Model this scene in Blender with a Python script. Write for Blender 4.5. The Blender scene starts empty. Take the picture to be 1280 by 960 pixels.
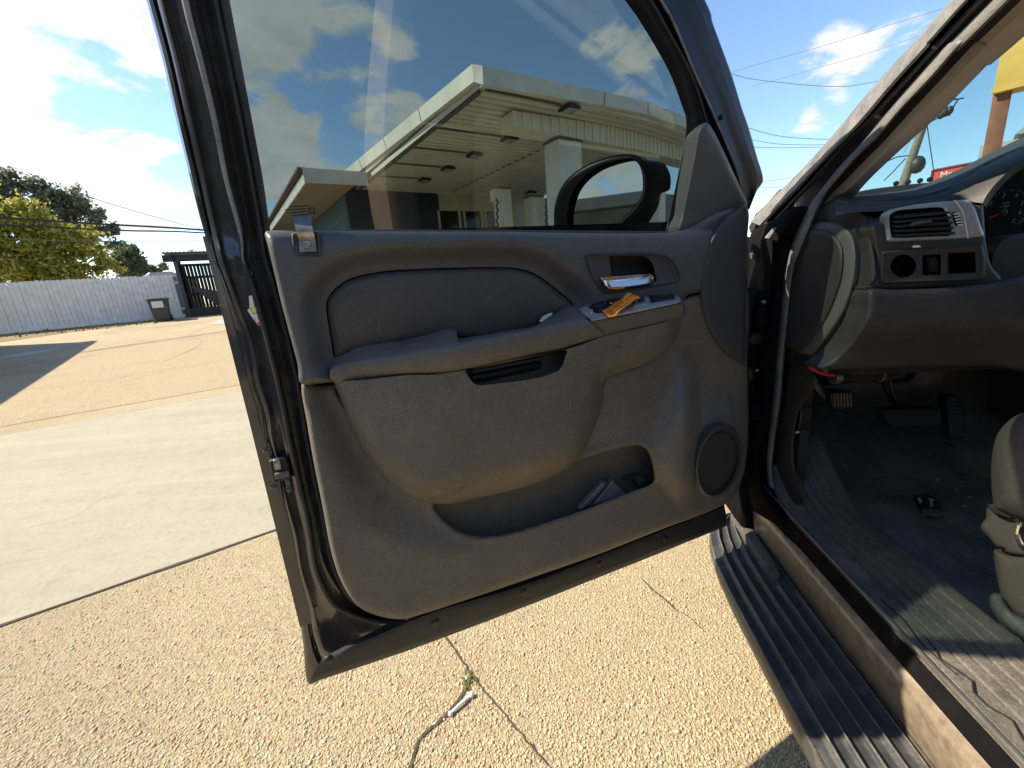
import bpy, bmesh, math, random
import numpy as np
from mathutils import Vector, Matrix, noise
from mathutils.geometry import delaunay_2d_cdt
random.seed(7)
rng = np.random.default_rng(7)
SC = bpy.context.scene
COL = SC.collection
R = math.radians

# ------------------------------------------------------------------ camera
FPX, CAMH = 517.0, 1.18                      # focal length in photo pixels (1280 wide), eye height
_d, _roll = 133.0, R(4.7)
_vd = FPX * FPX / _d
_n = np.array([_vd * math.sin(_roll), -_vd * math.cos(_roll), -FPX]); _up = -_n / np.linalg.norm(_n)
_fw = np.array([0, 0, -1.0]); _Y = _fw - _fw.dot(_up) * _up; _Y /= np.linalg.norm(_Y); _X = np.cross(_Y, _up)
RC = np.array([_X, _Y, _up])                 # camera -> world
CAM = np.array([0, 0, CAMH])
cd = bpy.data.cameras.new('camera'); cam = bpy.data.objects.new('camera', cd); COL.objects.link(cam)
cd.sensor_width = 36; cd.lens = 36 * FPX / 1280; cd.clip_start = 0.02; cd.clip_end = 2000
m4 = Matrix.Identity(4)
for i in range(3):
    for j in range(3): m4[i][j] = RC[i][j]
m4.translation = Vector(CAM); cam.matrix_world = m4; SC.camera = cam

# ------------------------------------------------------------------ light
SUN_YAW, SUN_EL = -86.0, 42.0
SUN = np.array([math.sin(R(SUN_YAW)) * math.cos(R(SUN_EL)), math.cos(R(SUN_YAW)) * math.cos(R(SUN_EL)), math.sin(R(SUN_EL))])
sl = bpy.data.lights.new('sun', 'SUN'); so = bpy.data.objects.new('sun', sl); COL.objects.link(so)
sl.energy = 4.0; sl.angle = R(0.55); sl.color = (1.0, 0.875, 0.68)
so.rotation_euler = Vector(-SUN).to_track_quat('-Z', 'Y').to_euler()
SC.view_settings.view_transform = 'Standard'; SC.view_settings.look = 'None'
SC.view_settings.exposure = 1.38; SC.view_settings.gamma = 1.0

def rays(p):
    p = np.atleast_2d(np.asarray(p, float))
    v = np.stack([p[:, 0] - 640, -(p[:, 1] - 480), np.full(len(p), -FPX)], 1) @ RC.T
    return v / np.linalg.norm(v, axis=1, keepdims=True)

def build_world():
    w = bpy.data.worlds.new('World'); SC.world = w; w.use_nodes = True
    nt = w.node_tree; N = nt.nodes; L = nt.links; N.clear()
    out = N.new('ShaderNodeOutputWorld'); bg = N.new('ShaderNodeBackground'); bg.inputs[1].default_value = 0.105
    sky = N.new('ShaderNodeTexSky'); sky.sky_type = 'NISHITA'; sky.sun_disc = False
    sky.sun_elevation = R(SUN_EL); sky.sun_rotation = R(SUN_YAW); sky.air_density = 1.0; sky.dust_density = 0.25; sky.ozone_density = 3.2
    tc = N.new('ShaderNodeTexCoord')
    def M(op, a, b=None, c=None):
        n = N.new('ShaderNodeMath'); n.operation = op
        for i, v in enumerate((a, b, c)):
            if v is None: continue
            if isinstance(v, (int, float)): n.inputs[i].default_value = v
            else: L.new(v, n.inputs[i])
        return n.outputs[0]
    sep = N.new('ShaderNodeSeparateXYZ'); L.new(tc.outputs['Generated'], sep.inputs[0])
    z = M('MAXIMUM', sep.outputs[2], 0.0); den = M('ADD', z, 0.22)
    cb = N.new('ShaderNodeCombineXYZ'); L.new(M('DIVIDE', sep.outputs[0], den), cb.inputs[0]); L.new(M('DIVIDE', sep.outputs[1], den), cb.inputs[1])
    no = N.new('ShaderNodeTexNoise'); no.inputs['Scale'].default_value = 3.0; no.inputs['Detail'].default_value = 9; no.inputs['Roughness'].default_value = 0.6
    no.inputs['Distortion'].default_value = 0.25
    L.new(cb.outputs[0], no.inputs['Vector'])
    base = M('MULTIPLY_ADD', no.outputs[0], 2.0, -1.0)
    acc = base
    blobs = [((60, 70), 13, .55), ((130, 130), 8, .25), ((455, 75), 7, .27), ((515, 112), 4, .22), ((385, 180), 6, .27), ((318, 60), 7, .27), ((370, 242), 6, .27), ((345, 190), 4, .15), ((400, 115), 2.5, -.3), ((430, 200), 3, -.25), ((345, 125), 2.5, -.25), ((740, 8), 4, .32),
             ((760, 92), 3.5, .28), ((815, 90), 3.5, .3), ((1020, 85), 3.6, .24), ((965, 78), 2.6, .2), ((1090, 40), 5, .26), ((1000, 125), 3, -.25), ((975, 168), 2.6, .34), ((1030, 148), 2, .3),
             ((897, 25), 3.2, .34), ((190, 215), 3, .3), ((640, 40), 9, -.3), ((240, 200), 5, -.2), ((200, 120), 6, -.3), ((150, 190), 6, -.15), ((330, 130), 4, -.2), ((950, 30), 5, -.25), ((1180, 180), 9, -.25), ((930, 125), 4, -.25)]
    mirror_sky = np.array([-.88, -.32, .36]); mirror_sky /= np.linalg.norm(mirror_sky)
    for (p, rad, amp) in blobs + [(None, 16, .5)]:
        c = rays([p])[0] if p else mirror_sky
        dn = N.new('ShaderNodeVectorMath'); dn.operation = 'DOT_PRODUCT'; L.new(tc.outputs['Generated'], dn.inputs[0]); dn.inputs[1].default_value = c
        mr = N.new('ShaderNodeMapRange'); mr.interpolation_type = 'SMOOTHSTEP'
        mr.inputs[1].default_value = math.cos(R(rad * 1.7)); mr.inputs[2].default_value = math.cos(R(rad * .25)); mr.inputs[3].default_value = 0; mr.inputs[4].default_value = amp
        L.new(dn.outputs['Value'], mr.inputs[0]); acc = M('ADD', acc, mr.outputs[0])
    cov = N.new('ShaderNodeMapRange'); cov.interpolation_type = 'SMOOTHSTEP'; L.new(acc, cov.inputs[0])
    cov.inputs[1].default_value = 0.27; cov.inputs[2].default_value = 0.50
    # cloud brightness: whiter and brighter toward the sun, greyer in the thick middle
    ds = N.new('ShaderNodeVectorMath'); ds.operation = 'DOT_PRODUCT'; L.new(tc.outputs['Generated'], ds.inputs[0]); ds.inputs[1].default_value = SUN
    glow = M('POWER', M('MAXIMUM', ds.outputs['Value'], 0.0), 6.0)
    no2 = N.new('ShaderNodeTexNoise'); no2.inputs['Scale'].default_value = 7.0; no2.inputs['Detail'].default_value = 5; L.new(cb.outputs[0], no2.inputs['Vector'])
    shade = M('MULTIPLY_ADD', no2.outputs[0], 2.8, 2.5)
    bright = M('ADD', shade, M('MULTIPLY', glow, 2.0))
    cc = N.new('ShaderNodeCombineXYZ')
    L.new(M('MULTIPLY', bright, 1.0), cc.inputs[0]); L.new(M('MULTIPLY', bright, 0.99), cc.inputs[1]); L.new(M('MULTIPLY', bright, 0.97), cc.inputs[2])
    mx = N.new('ShaderNodeMix'); mx.data_type = 'RGBA'
    L.new(M('MULTIPLY', cov.outputs[0], M('MULTIPLY', M('GREATER_THAN', sep.outputs[2], 0.0), 0.93)), mx.inputs[0]); L.new(sky.outputs[0], mx.inputs[6]); L.new(cc.outputs[0], mx.inputs[7])
    L.new(mx.outputs[2], bg.inputs[0]); L.new(bg.outputs[0], out.inputs[0])
build_world()

# ------------------------------------------------------------------ frames of reference (metres)
YD = R(66.92)
DU = np.array([math.sin(YD), math.cos(YD), 0.0]); DN = np.array([DU[1], -DU[0], 0.0]); UP = np.array([0, 0, 1.0])
_r = rays([(383, 853)])[0]; _h = math.hypot(_r[0], _r[1]); DA = CAM + _r / _h * 0.70        # rear bottom corner of the open door
if DN.dot(CAM - DA) < 0: DN = -DN                                                            # DN points into the cabin side
ZB = 1.275; TUM = R(11)                                                                      # belt height, lean of the window frame
DN2 = DN * math.cos(TUM) - UP * math.sin(TUM); DB = DA.copy(); DB[2] = ZB
HY = R(7.6); TF = np.array([math.sin(HY), math.cos(HY), 0]); TL = np.array([-TF[1], TF[0], 0]); TO = np.array([.57, .99, 0])
def T(F, L, z): return TO + TF * F + TL * L + UP * z
G1 = np.array([math.sin(R(56.5)), math.cos(R(56.5)), 0]); G2 = np.array([-G1[1], G1[0], 0])
def gz(b): return 0.66 * min(max((b - 7.0) / 15.0, 0.0), 1.0)
def G(a, b, z=0.0): return G1 * a + G2 * b + UP * z

def isect(p, P0, n, off=0.0):
    r = rays(p); off = np.broadcast_to(np.asarray(off, float), (len(r),))
    t = ((P0 - CAM).dot(n) + off) / (r @ n)
    return CAM + r * t[:, None]
def door(p, d=0.0):
    p = np.atleast_2d(np.asarray(p, float)); d = np.broadcast_to(np.asarray(d, float), (len(p),))
    lo = isect(p, DB, DN, d); hi = isect(p, DB, DN2, d)
    return np.where((lo[:, 2] > ZB)[:, None], hi, lo)
def pL(L0, tilt=0.25, zk=1.22):
    def f(p, d=0.0):
        p = np.atleast_2d(np.asarray(p, float)); d = np.broadcast_to(np.asarray(d, float), (len(p),))
        lo = isect(p, T(0, L0, 0), TL, d); n = TL + UP * tilt; hi = isect(p, T(0, L0, zk), n, d)
        return np.where((lo[:, 2] > zk)[:, None], hi, lo)
    return f
def pF(F0):                                    # plane facing the rear of the car; +d = toward the driver
    return lambda p, d=0.0: isect(p, T(F0, 0, 0), -TF, d)
def pZ(z0):
    return lambda p, d=0.0: isect(p, np.array([0, 0, z0]), UP, d)
def pG(b):                                     # vertical plane along G1 at distance b
    return lambda p, d=0.0: isect(p, G(0, b), G2, d)

# ------------------------------------------------------------------ materials
MATS = {}
def mat(name, col, rough=0.5, var=0.0, vscale=6.0, col2=None, bump=0.0, bscale=60.0, metal=0.0, coat=0.0, spec=0.5, detail=4.0, thr=(0.35, 0.65), sheen=0.0, emit=None):
    m = bpy.data.materials.new(name); m.use_nodes = True; nt = m.node_tree; N = nt.nodes; L = nt.links
    b = N['Principled BSDF']; b.inputs['Roughness'].default_value = rough; b.inputs['Metallic'].default_value = metal
    b.inputs['Specular IOR Level'].default_value = spec; b.inputs['Coat Weight'].default_value = coat; b.inputs['Coat Roughness'].default_value = 0.06
    b.inputs['Base Color'].default_value = (*col, 1)
    tc = N.new('ShaderNodeTexCoord')
    if col2 is not None or var:
        c2 = col2 if col2 is not None else tuple(c * (1 - var) for c in col)
        no = N.new('ShaderNodeTexNoise'); no.inputs['Scale'].default_value = vscale; no.inputs['Detail'].default_value = detail; no.inputs['Roughness'].default_value = 0.65
        L.new(tc.outputs['Object'], no.inputs['Vector'])
        mr = N.new('ShaderNodeMapRange'); mr.inputs[1].default_value = thr[0]; mr.inputs[2].default_value = thr[1]; L.new(no.outputs[0], mr.inputs[0])
        mx = N.new('ShaderNodeMix'); mx.data_type = 'RGBA'; mx.inputs[6].default_value = (*col, 1); mx.inputs[7].default_value = (*c2, 1)
        L.new(mr.outputs[0], mx.inputs[0]); L.new(mx.outputs[2], b.inputs['Base Color'])
    if bump:
        n2 = N.new('ShaderNodeTexNoise'); n2.inputs['Scale'].default_value = bscale; n2.inputs['Detail'].default_value = 3; L.new(tc.outputs['Object'], n2.inputs['Vector'])
        bp = N.new('ShaderNodeBump'); bp.inputs['Strength'].default_value = 1.0; bp.inputs['Distance'].default_value = bump; L.new(n2.outputs[0], bp.inputs['Height']); L.new(bp.outputs[0], b.inputs['Normal'])
    if emit:
        b.inputs['Emission Color'].default_value = (*emit[:3], 1); b.inputs['Emission Strength'].default_value = emit[3]
    MATS[name] = m; return m

def glass(name, tint, refl=1.0, ior=1.5):
    m = bpy.data.materials.new(name); m.use_nodes = True; nt = m.node_tree; N = nt.nodes; L = nt.links; N.clear()
    o = N.new('ShaderNodeOutputMaterial'); t = N.new('ShaderNodeBsdfTransparent'); g = N.new('ShaderNodeBsdfGlossy'); g.inputs['Roughness'].default_value = 0.01
    t.inputs[0].default_value = (*tint, 1); g.inputs[0].default_value = (refl, refl, refl, 1)
    lw = N.new('ShaderNodeLayerWeight'); lw.inputs[0].default_value = .5; pw = N.new('ShaderNodeMath'); pw.operation = 'POWER'; pw.inputs[1].default_value = 5; L.new(lw.outputs['Facing'], pw.inputs[0])
    f0 = ((ior-1)/(ior+1))**2*1.5; f = N.new('ShaderNodeMath'); f.operation = 'MULTIPLY_ADD'; f.inputs[1].default_value = 1-f0; f.inputs[2].default_value = f0; L.new(pw.outputs[0], f.inputs[0]); mx = N.new('ShaderNodeMixShader')
    L.new(f.outputs[0], mx.inputs[0]); L.new(t.outputs[0], mx.inputs[1]); L.new(g.outputs[0], mx.inputs[2]); L.new(mx.outputs[0], o.inputs[0])
    return m

def plastic(name, col, dust, rough=0.55, amount=0.5, grain=0.0005, gscale=520):
    """Grained trim plastic with rubbed-in dust and a few scuffs."""
    m = bpy.data.materials.new(name); m.use_nodes = True; nt = m.node_tree; N = nt.nodes; L = nt.links
    b = N['Principled BSDF']; tc = N.new('ShaderNodeTexCoord'); b.inputs['Specular IOR Level'].default_value = 0.45
    def noise_(sc, det, rg=0.6, stretch=None):
        n = N.new('ShaderNodeTexNoise'); n.inputs['Scale'].default_value = sc; n.inputs['Detail'].default_value = det; n.inputs['Roughness'].default_value = rg
        if stretch:
            mp = N.new('ShaderNodeMapping'); mp.inputs['Scale'].default_value = stretch; L.new(tc.outputs['Object'], mp.inputs[0]); L.new(mp.outputs[0], n.inputs['Vector'])
        else: L.new(tc.outputs['Object'], n.inputs['Vector'])
        return n.outputs[0]
    def mr(x, a, c, lo=0.0, hi=1.0):
        n = N.new('ShaderNodeMapRange'); n.inputs[1].default_value = a; n.inputs[2].default_value = c; n.inputs[3].default_value = lo; n.inputs[4].default_value = hi; L.new(x, n.inputs[0]); return n.outputs[0]
    def mix(f, a, c):
        n = N.new('ShaderNodeMix'); n.data_type = 'RGBA'; L.new(f, n.inputs[0])
        for i, v in ((6, a), (7, c)):
            if isinstance(v, tuple): n.inputs[i].default_value = (*v, 1)
            else: L.new(v, n.inputs[i])
        return n.outputs[2]
    c = mix(mr(noise_(5, 6), .35, .7, 0, amount), col, dust)
    c = mix(mr(noise_(38, 5, .7), .5, .75, 0, amount * .7), c, dust)
    c = mix(mr(noise_(16, 3), .60, .70, 0, .45), c, tuple(x * .5 for x in col))
    c = mix(mr(noise_(900, 1), .55, .75, 0, .35), c, tuple(min(1, x * 1.7) for x in dust))
    c = mix(mr(noise_(30, 2, .5, (1.0, 1.0, .06)), .72, .76, 0, .12), c, tuple(min(1, x * 1.8) for x in dust))
    c = mix(mr(noise_(240, 3, .75), .42, .62, 0, .42), c, tuple(x * .62 for x in col))
    c = mix(mr(noise_(150, 4, .8), .57, .70, 0, .40), c, tuple(min(1, x * 1.35) for x in dust))
    for st_, rz_ in (((260, 9, 9), .5), ((9, 9, 300), -.35), ((200, 7, 30), 1.2)):
        mp = N.new('ShaderNodeMapping'); mp.inputs['Scale'].default_value = st_; mp.inputs['Rotation'].default_value = (rz_, rz_*.7, rz_); L.new(tc.outputs['Object'], mp.inputs[0])
        sn = N.new('ShaderNodeTexNoise'); sn.inputs['Scale'].default_value = 1.0; sn.inputs['Detail'].default_value = 2; L.new(mp.outputs[0], sn.inputs['Vector'])
        ms_ = N.new('ShaderNodeMath'); ms_.operation = 'MULTIPLY'; L.new(mr(sn.outputs[0], .73, .78, 0, .4), ms_.inputs[0]); L.new(mr(noise_(6, 2), .45, .6, 0, 1), ms_.inputs[1])
        c = mix(ms_.outputs[0], c, tuple(min(1, x * 2.2) for x in dust))
    L.new(c, b.inputs['Base Color'])
    L.new(mr(noise_(12, 4), .3, .7, rough - .10, rough + .12), b.inputs['Roughness'])
    v = N.new('ShaderNodeTexVoronoi'); v.inputs['Scale'].default_value = gscale; L.new(tc.outputs['Object'], v.inputs['Vector'])
    bp = N.new('ShaderNodeBump'); bp.inputs['Distance'].default_value = grain; bp.inputs['Strength'].default_value = 0.6; L.new(v.outputs['Distance'], bp.inputs['Height']); L.new(bp.outputs[0], b.inputs['Normal'])
    MATS[name] = m; return m

M_UP = plastic('upper_trim_plastic', (.083, .084, .087), (.105, .102, .096), .44, .4)
M_INS = plastic('insert_vinyl', (.060, .057, .054), (.088, .079, .068), .50, .5)
M_ARM = plastic('armrest_vinyl', (.100, .097, .091), (.150, .135, .112), .5, .6)
M_LOW = plastic('lower_trim_plastic', (.102, .096, .084), (.19, .168, .128), .6, .7)
M_LOWB = plastic('bolster_vinyl', (.100,.094,.082), (.19,.166,.125), .62, .75)
M_JAMB = mat('jamb_black', (.008,.008,.009), .8, col2=(.018,.016,.014), vscale=12, spec=.02, detail=6, thr=(.5,.8))
M_MIRB = mat('mirror_shell_black', (.006,.006,.007), .3, spec=.05)
M_TOP = plastic('dash_top_plastic', (.045, .047, .048), (.06, .058, .054), .72, .3)
M_DOORD = plastic('door_dark_plastic', (.052, .052, .054), (.07, .067, .062), .46, .4)
M_DASH = plastic('dash_plastic', (.036, .035, .035), (.055, .05, .046), .5, .35)
M_DASHL = plastic('dash_grey_plastic', (.098, .098, .096), (.125, .12, .11), .5, .4)
M_MAT = plastic('floor_vinyl', (.082, .084, .086), (.24, .235, .22), .33, .7, .002, 60)
M_SILL = plastic('sill_plastic', (.050, .050, .050), (.25, .22, .175), .5, .6, .0006, 300)
M_SEAT = plastic('seat_leather', (.108, .096, .090), (.14, .13, .115), .5, .5, .0008, 260)
M_PAINT = mat('black_paint', (.020, .021, .025), .24, col2=(.080, .076, .070), vscale=11, coat=.9, detail=9, thr=(.48, .85))
M_ROCK = mat('dusty_black_paint', (.14, .110, .080), .38, col2=(.27, .215, .155), vscale=45, coat=.4, detail=8)
M_GRILLE = mat('speaker_mesh', (.040,.038,.036), .7, var=.6, vscale=420, bump=.0008, bscale=500)
M_RIB = mat('worn_rib', (.16,.155,.145), .5, var=.5, vscale=60)
M_RUB = mat('black_rubber', (.028, .028, .030), .55, var=.4, vscale=30, bump=.0004, bscale=200)
M_SEAL = mat('grey_rubber_seal', (.21, .205, .195), .5, col2=(.12, .115, .11), vscale=16, bump=.0008, bscale=220, detail=6)
M_PILLAR = mat('weathered_pillar_trim', (.22, .214, .20), .45, col2=(.12, .117, .11), vscale=30, bump=.002, bscale=140, detail=6)
M_BEIGE = mat('beige_pillar_cloth', (.60, .49, .38), .8, var=.15, vscale=12, bump=.0004, bscale=500)
M_CHROME = mat('chrome', (.82, .80, .77), .10, metal=1.0)
M_STEEL = mat('worn_steel', (.42, .41, .40), .35, metal=.9, var=.5, vscale=60)
M_SILVER = mat('silver_plastic', (.42, .43, .44), .36, metal=.35, var=.15, vscale=30)
M_BLACK = mat('matte_black_plastic', (.012, .012, .013), .5)
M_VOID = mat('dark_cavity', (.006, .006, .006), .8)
M_BOARD = mat('running_board_plastic', (.036, .038, .041), .42, col2=(.12, .116, .106), vscale=16, bump=.0008, bscale=120, detail=7, thr=(.48, .8))
M_ORANGE = mat('orange_paper', (1.0, .30, .018), .6)
M_INK = mat('dark_red_ink', (.10, .015, .01), .7)
M_WHITE = mat('white_plastic', (.75, .74, .71), .45, var=.15, vscale=40)
M_RED = mat('red_insulation', (.65, .03, .03), .4)
M_GLASSD = glass('tinted_door_glass', (.232, .285, .268), .8, 1.5)
M_GLASSW = glass('windshield_glass', (.46, .60, .58), .6)
M_GLASSP = glass('privacy_glass', (.07, .085, .085), .6, 1.5)
M_MIRROR = mat('mirror_silver', (.82, .84, .80), .015, metal=1.0)

# ------------------------------------------------------------------ mesh helpers
BASE = {}
def link(name, me, material=None, parent=None):
    o = bpy.data.objects.new(name, me); COL.objects.link(o)
    if material is not None: me.materials.append(material)
    if parent is not None:
        o.parent = parent; BASE[o.name] = BASE[parent.name]
    else: BASE[o.name] = np.zeros(3)
    return o
def mesh_obj(name, V, Fc, material, parent=None, smooth=True, angle=38):
    V = np.asarray(V, float); b = BASE[parent.name] if parent is not None else np.zeros(3)
    me = bpy.data.meshes.new(name); me.from_pydata([tuple(v) for v in (V - b)], [], [tuple(f) for f in Fc]); me.update()
    bm = bmesh.new(); bm.from_mesh(me); bmesh.ops.recalc_face_normals(bm, faces=bm.faces); bm.to_mesh(me); bm.free()
    if smooth:
        me.polygons.foreach_set('use_smooth', [True] * len(me.polygons)); me.set_sharp_from_angle(angle=R(angle))
    return link(name, me, material, parent)
def thing(name, loc, label, cat, group=None):
    o = bpy.data.objects.new(name, None); COL.objects.link(o); o.empty_display_size = .1
    o.location = loc; BASE[o.name] = np.array(loc, float); tag(o, label, cat, group); return o
def tag(o, label, cat, group=None):
    o['label'] = label; o['category'] = cat
    if group: o['group'] = group
    return o
def struct(o): o['kind'] = 'structure'; return o
def stuff(o): o['kind'] = 'stuff'; return o

def crom(P, n, closed=False):
    """Catmull-Rom through control rows, n samples per span."""
    P = np.asarray(P, float); out = []; K = len(P)
    rng_ = range(K) if closed else range(K - 1)
    for i in rng_:
        p0, p1, p2, p3 = (P[(i - 1) % K], P[i], P[(i + 1) % K], P[(i + 2) % K]) if closed else (P[max(i - 1, 0)], P[i], P[i + 1], P[min(i + 2, K - 1)])
        for k in range(n):
            t = k / n
            out.append(.5 * ((2 * p1) + (-p0 + p2) * t + (2 * p0 - 5 * p1 + 4 * p2 - p3) * t * t + (-p0 + 3 * p1 - 3 * p2 + p3) * t ** 3))
    if not closed: out.append(P[-1])
    return np.array(out)
def resample(P, n):
    P = np.asarray(P, float); s = np.r_[0, np.cumsum(np.linalg.norm(np.diff(P, axis=0), axis=1))]
    t = np.linspace(0, s[-1], n); return np.stack([np.interp(t, s, P[:, k]) for k in range(P.shape[1])], 1)
def inside(poly, x, y):
    poly = np.asarray(poly); r = np.zeros(len(x), bool); j = len(poly) - 1
    for i in range(len(poly)):
        xi, yi = poly[i]; xj, yj = poly[j]
        c = ((yi > y) != (yj > y)) & (x < (xj - xi) * (y - yi) / ((yj - yi) or 1e-12) + xi); r ^= c; j = i
    return r
def dist(poly, x, y, closed=False):
    P = np.asarray(poly, float); Q = np.vstack([P, P[:1]]) if closed else P
    d = np.full(len(x), 1e9)
    for a, b in zip(Q[:-1], Q[1:]):
        ab = b - a; l2 = ab.dot(ab) or 1e-12; t = np.clip(((x - a[0]) * ab[0] + (y - a[1]) * ab[1]) / l2, 0, 1)
        d = np.minimum(d, np.hypot(x - a[0] - t * ab[0], y - a[1] - t * ab[1]))
    return d
def sm(t): t = np.clip(t, 0, 1); return t * t * (3 - 2 * t)
def rnd(e, w): t = np.clip(e / w, 0, 1); return np.sqrt(np.clip(1 - (1 - t) ** 2, 0, 1))   # quarter-round edge
def dense(out, spacing, closed=True, smooth=True):
    P = np.asarray(out, float)
    if smooth: P = crom(P, 6, closed)
    if closed: P = np.vstack([P, P[:1]])
    L_ = np.linalg.norm(np.diff(P, axis=0), axis=1).sum(); Q = resample(P, max(6, int(L_ / spacing)))
    return Q[:-1] if closed else Q

def patch(name, outline, depth, material, parent, pt=door, step=6.0, skirt=0.03, smooth=True, feats=(), insets=(1.2, 3, 6), edge=3.5, back=None, angle=42):
    """A shaped panel: closed outline in photo pixels, filled and laid on surface pt at depth(x, y, e) metres, with a side wall running back `skirt` metres."""
    O = dense(outline, edge, True, smooth); n = len(O)
    x0, y0 = O.min(0); x1, y1 = O.max(0); pts = [O]
    for f in feats:
        for Q in f: pts.append(Q)
    cons = np.vstack(pts)
    extra = []
    tn = np.roll(O, -1, 0) - np.roll(O, 1, 0); tn /= np.linalg.norm(tn, axis=1, keepdims=True) + 1e-9; nn = np.stack([-tn[:, 1], tn[:, 0]], 1)
    ar = .5 * np.sum(O[:, 0] * np.roll(O[:, 1], -1) - np.roll(O[:, 0], -1) * O[:, 1])
    if ar < 0: nn = -nn
    for w in insets:
        Q = O + nn * w; k = inside(O, Q[:, 0], Q[:, 1]); d = dist(O, Q[:, 0], Q[:, 1], True); extra.append(Q[k & (d > w * .8)])
    gx, gy = np.meshgrid(np.arange(x0, x1, step), np.arange(y0, y1, step)); gx = (gx + (np.arange(gx.shape[0]) % 2)[:, None] * step * .5).ravel(); gy = gy.ravel()
    k = inside(O, gx, gy); gx, gy = gx[k], gy[k]
    d = dist(O, gx, gy, True); k = d > (max(insets) + step * .4 if insets else step * .4); gx, gy = gx[k], gy[k]
    if len(feats):
        df = np.full(len(gx), 1e9)
        for f in feats:
            for Q in f: df = np.minimum(df, dist(Q, gx, gy, True))
        k = df > step * .45; gx, gy = gx[k], gy[k]
        for i in range(len(extra)):
            df = np.full(len(extra[i]), 1e9)
            for f in feats:
                for Q in f: df = np.minimum(df, dist(Q, extra[i][:, 0], extra[i][:, 1], True))
            extra[i] = extra[i][df > 1.0]
    allp = np.vstack([cons] + extra + [np.stack([gx, gy], 1)])
    edges = [(i, (i + 1) % n) for i in range(n)]; off = n
    for f in feats:
        for Q in f:
            m_ = len(Q); edges += [(off + i, off + (i + 1) % m_) for i in range(m_)]; off += m_
    vs, es, fs, *_ = delaunay_2d_cdt([Vector(p) for p in allp], edges, [], 0, 1e-4)
    P = np.array([tuple(v) for v in vs]); fs = [tuple(f) for f in fs]
    C = np.array([P[list(f)].mean(0) for f in fs]); keep = inside(O, C[:, 0], C[:, 1]); fs = [f for f, k_ in zip(fs, keep) if k_]
    e = dist(O, P[:, 0], P[:, 1], True); W = pt(P, depth(P[:, 0], P[:, 1], e))
    V = list(W)
    if skirt:
        from collections import Counter
        cnt = Counter(); dirn = {}
        for f in fs:
            for a, b in zip(f, f[1:] + f[:1]): cnt[frozenset((a, b))] += 1; dirn[frozenset((a, b))] = (a, b)
        bd = [dirn[k] for k, c in cnt.items() if c == 1]; ids = sorted({i for e_ in bd for i in e_})
        nb = back if back is not None else (DN if pt is door else None)
        mp = {}
        for i in ids: mp[i] = len(V); V.append(W[i] - nb * skirt)
        fs += [(b, a, mp[a], mp[b]) for a, b in bd]
    return mesh_obj(name, V, fs, material, parent, True, angle)

def ring(poly, offs=(0, 1.4), spacing=3.5, smooth=True):
    """Constraint loops for a crisp step: the boundary and the boundary shrunk by offs px."""
    O = dense(poly, spacing, True, smooth); tn = np.roll(O, -1, 0) - np.roll(O, 1, 0); tn /= np.linalg.norm(tn, axis=1, keepdims=True) + 1e-9
    nn = np.stack([-tn[:, 1], tn[:, 0]], 1); ar = .5 * np.sum(O[:, 0] * np.roll(O[:, 1], -1) - np.roll(O[:, 0], -1) * O[:, 1])
    if ar < 0: nn = -nn
    return [O + nn * w for w in offs]

def loft(name, rows, material, parent, n=6, smooth=True, back=None, closed=False, angle=40):
    """rows: list of (K x 3) world polylines with matched control points; splined along, joined across."""
    Rw = [crom(r, n) if n > 1 else np.asarray(r, float) for r in rows]
    if back is not None: Rw.append(Rw[-1] - back)
    m_ = len(Rw[0]); V = np.vstack(Rw); Fc = []
    K = len(Rw)
    for a in range(K if closed else K - 1):
        b = (a + 1) % K
        for i in range(m_ - 1): Fc.append((a * m_ + i, a * m_ + i + 1, b * m_ + i + 1, b * m_ + i))
    if closed:
        Fc.append(tuple(a * m_ for a in range(K))[::-1]); Fc.append(tuple(a * m_ + m_ - 1 for a in range(K)))
    return mesh_obj(name, V, Fc, material, parent, smooth, angle)

def tube(name, P, r, material, parent=None, n=8, seg=1, taper=None):
    P = np.asarray(P, float); P = crom(P, seg) if seg > 1 else P
    rr = np.full(len(P), r) if taper is None else np.interp(np.linspace(0, 1, len(P)), np.linspace(0, 1, len(taper)), taper)
    V = []; Fc = []; prev = None
    for i in range(len(P)):
        t = P[min(i + 1, len(P) - 1)] - P[max(i - 1, 0)]; t = t / (np.linalg.norm(t) + 1e-12)
        if prev is None: a = np.cross(t, UP if abs(t[2]) < .9 else np.array([1.0, 0, 0]))
        else: a = prev - t * prev.dot(t)
        a /= np.linalg.norm(a) + 1e-12; prev = a; b = np.cross(t, a)
        for k in range(n): th = 2 * math.pi * k / n; V.append(P[i] + (a * math.cos(th) + b * math.sin(th)) * rr[i])
    for i in range(len(P) - 1):
        for k in range(n): Fc.append((i * n + k, i * n + (k + 1) % n, (i + 1) * n + (k + 1) % n, (i + 1) * n + k))
    Fc.append(tuple(range(n))[::-1]); Fc.append(tuple((len(P) - 1) * n + k for k in range(n)))
    return mesh_obj(name, V, Fc, material, parent)

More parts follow.
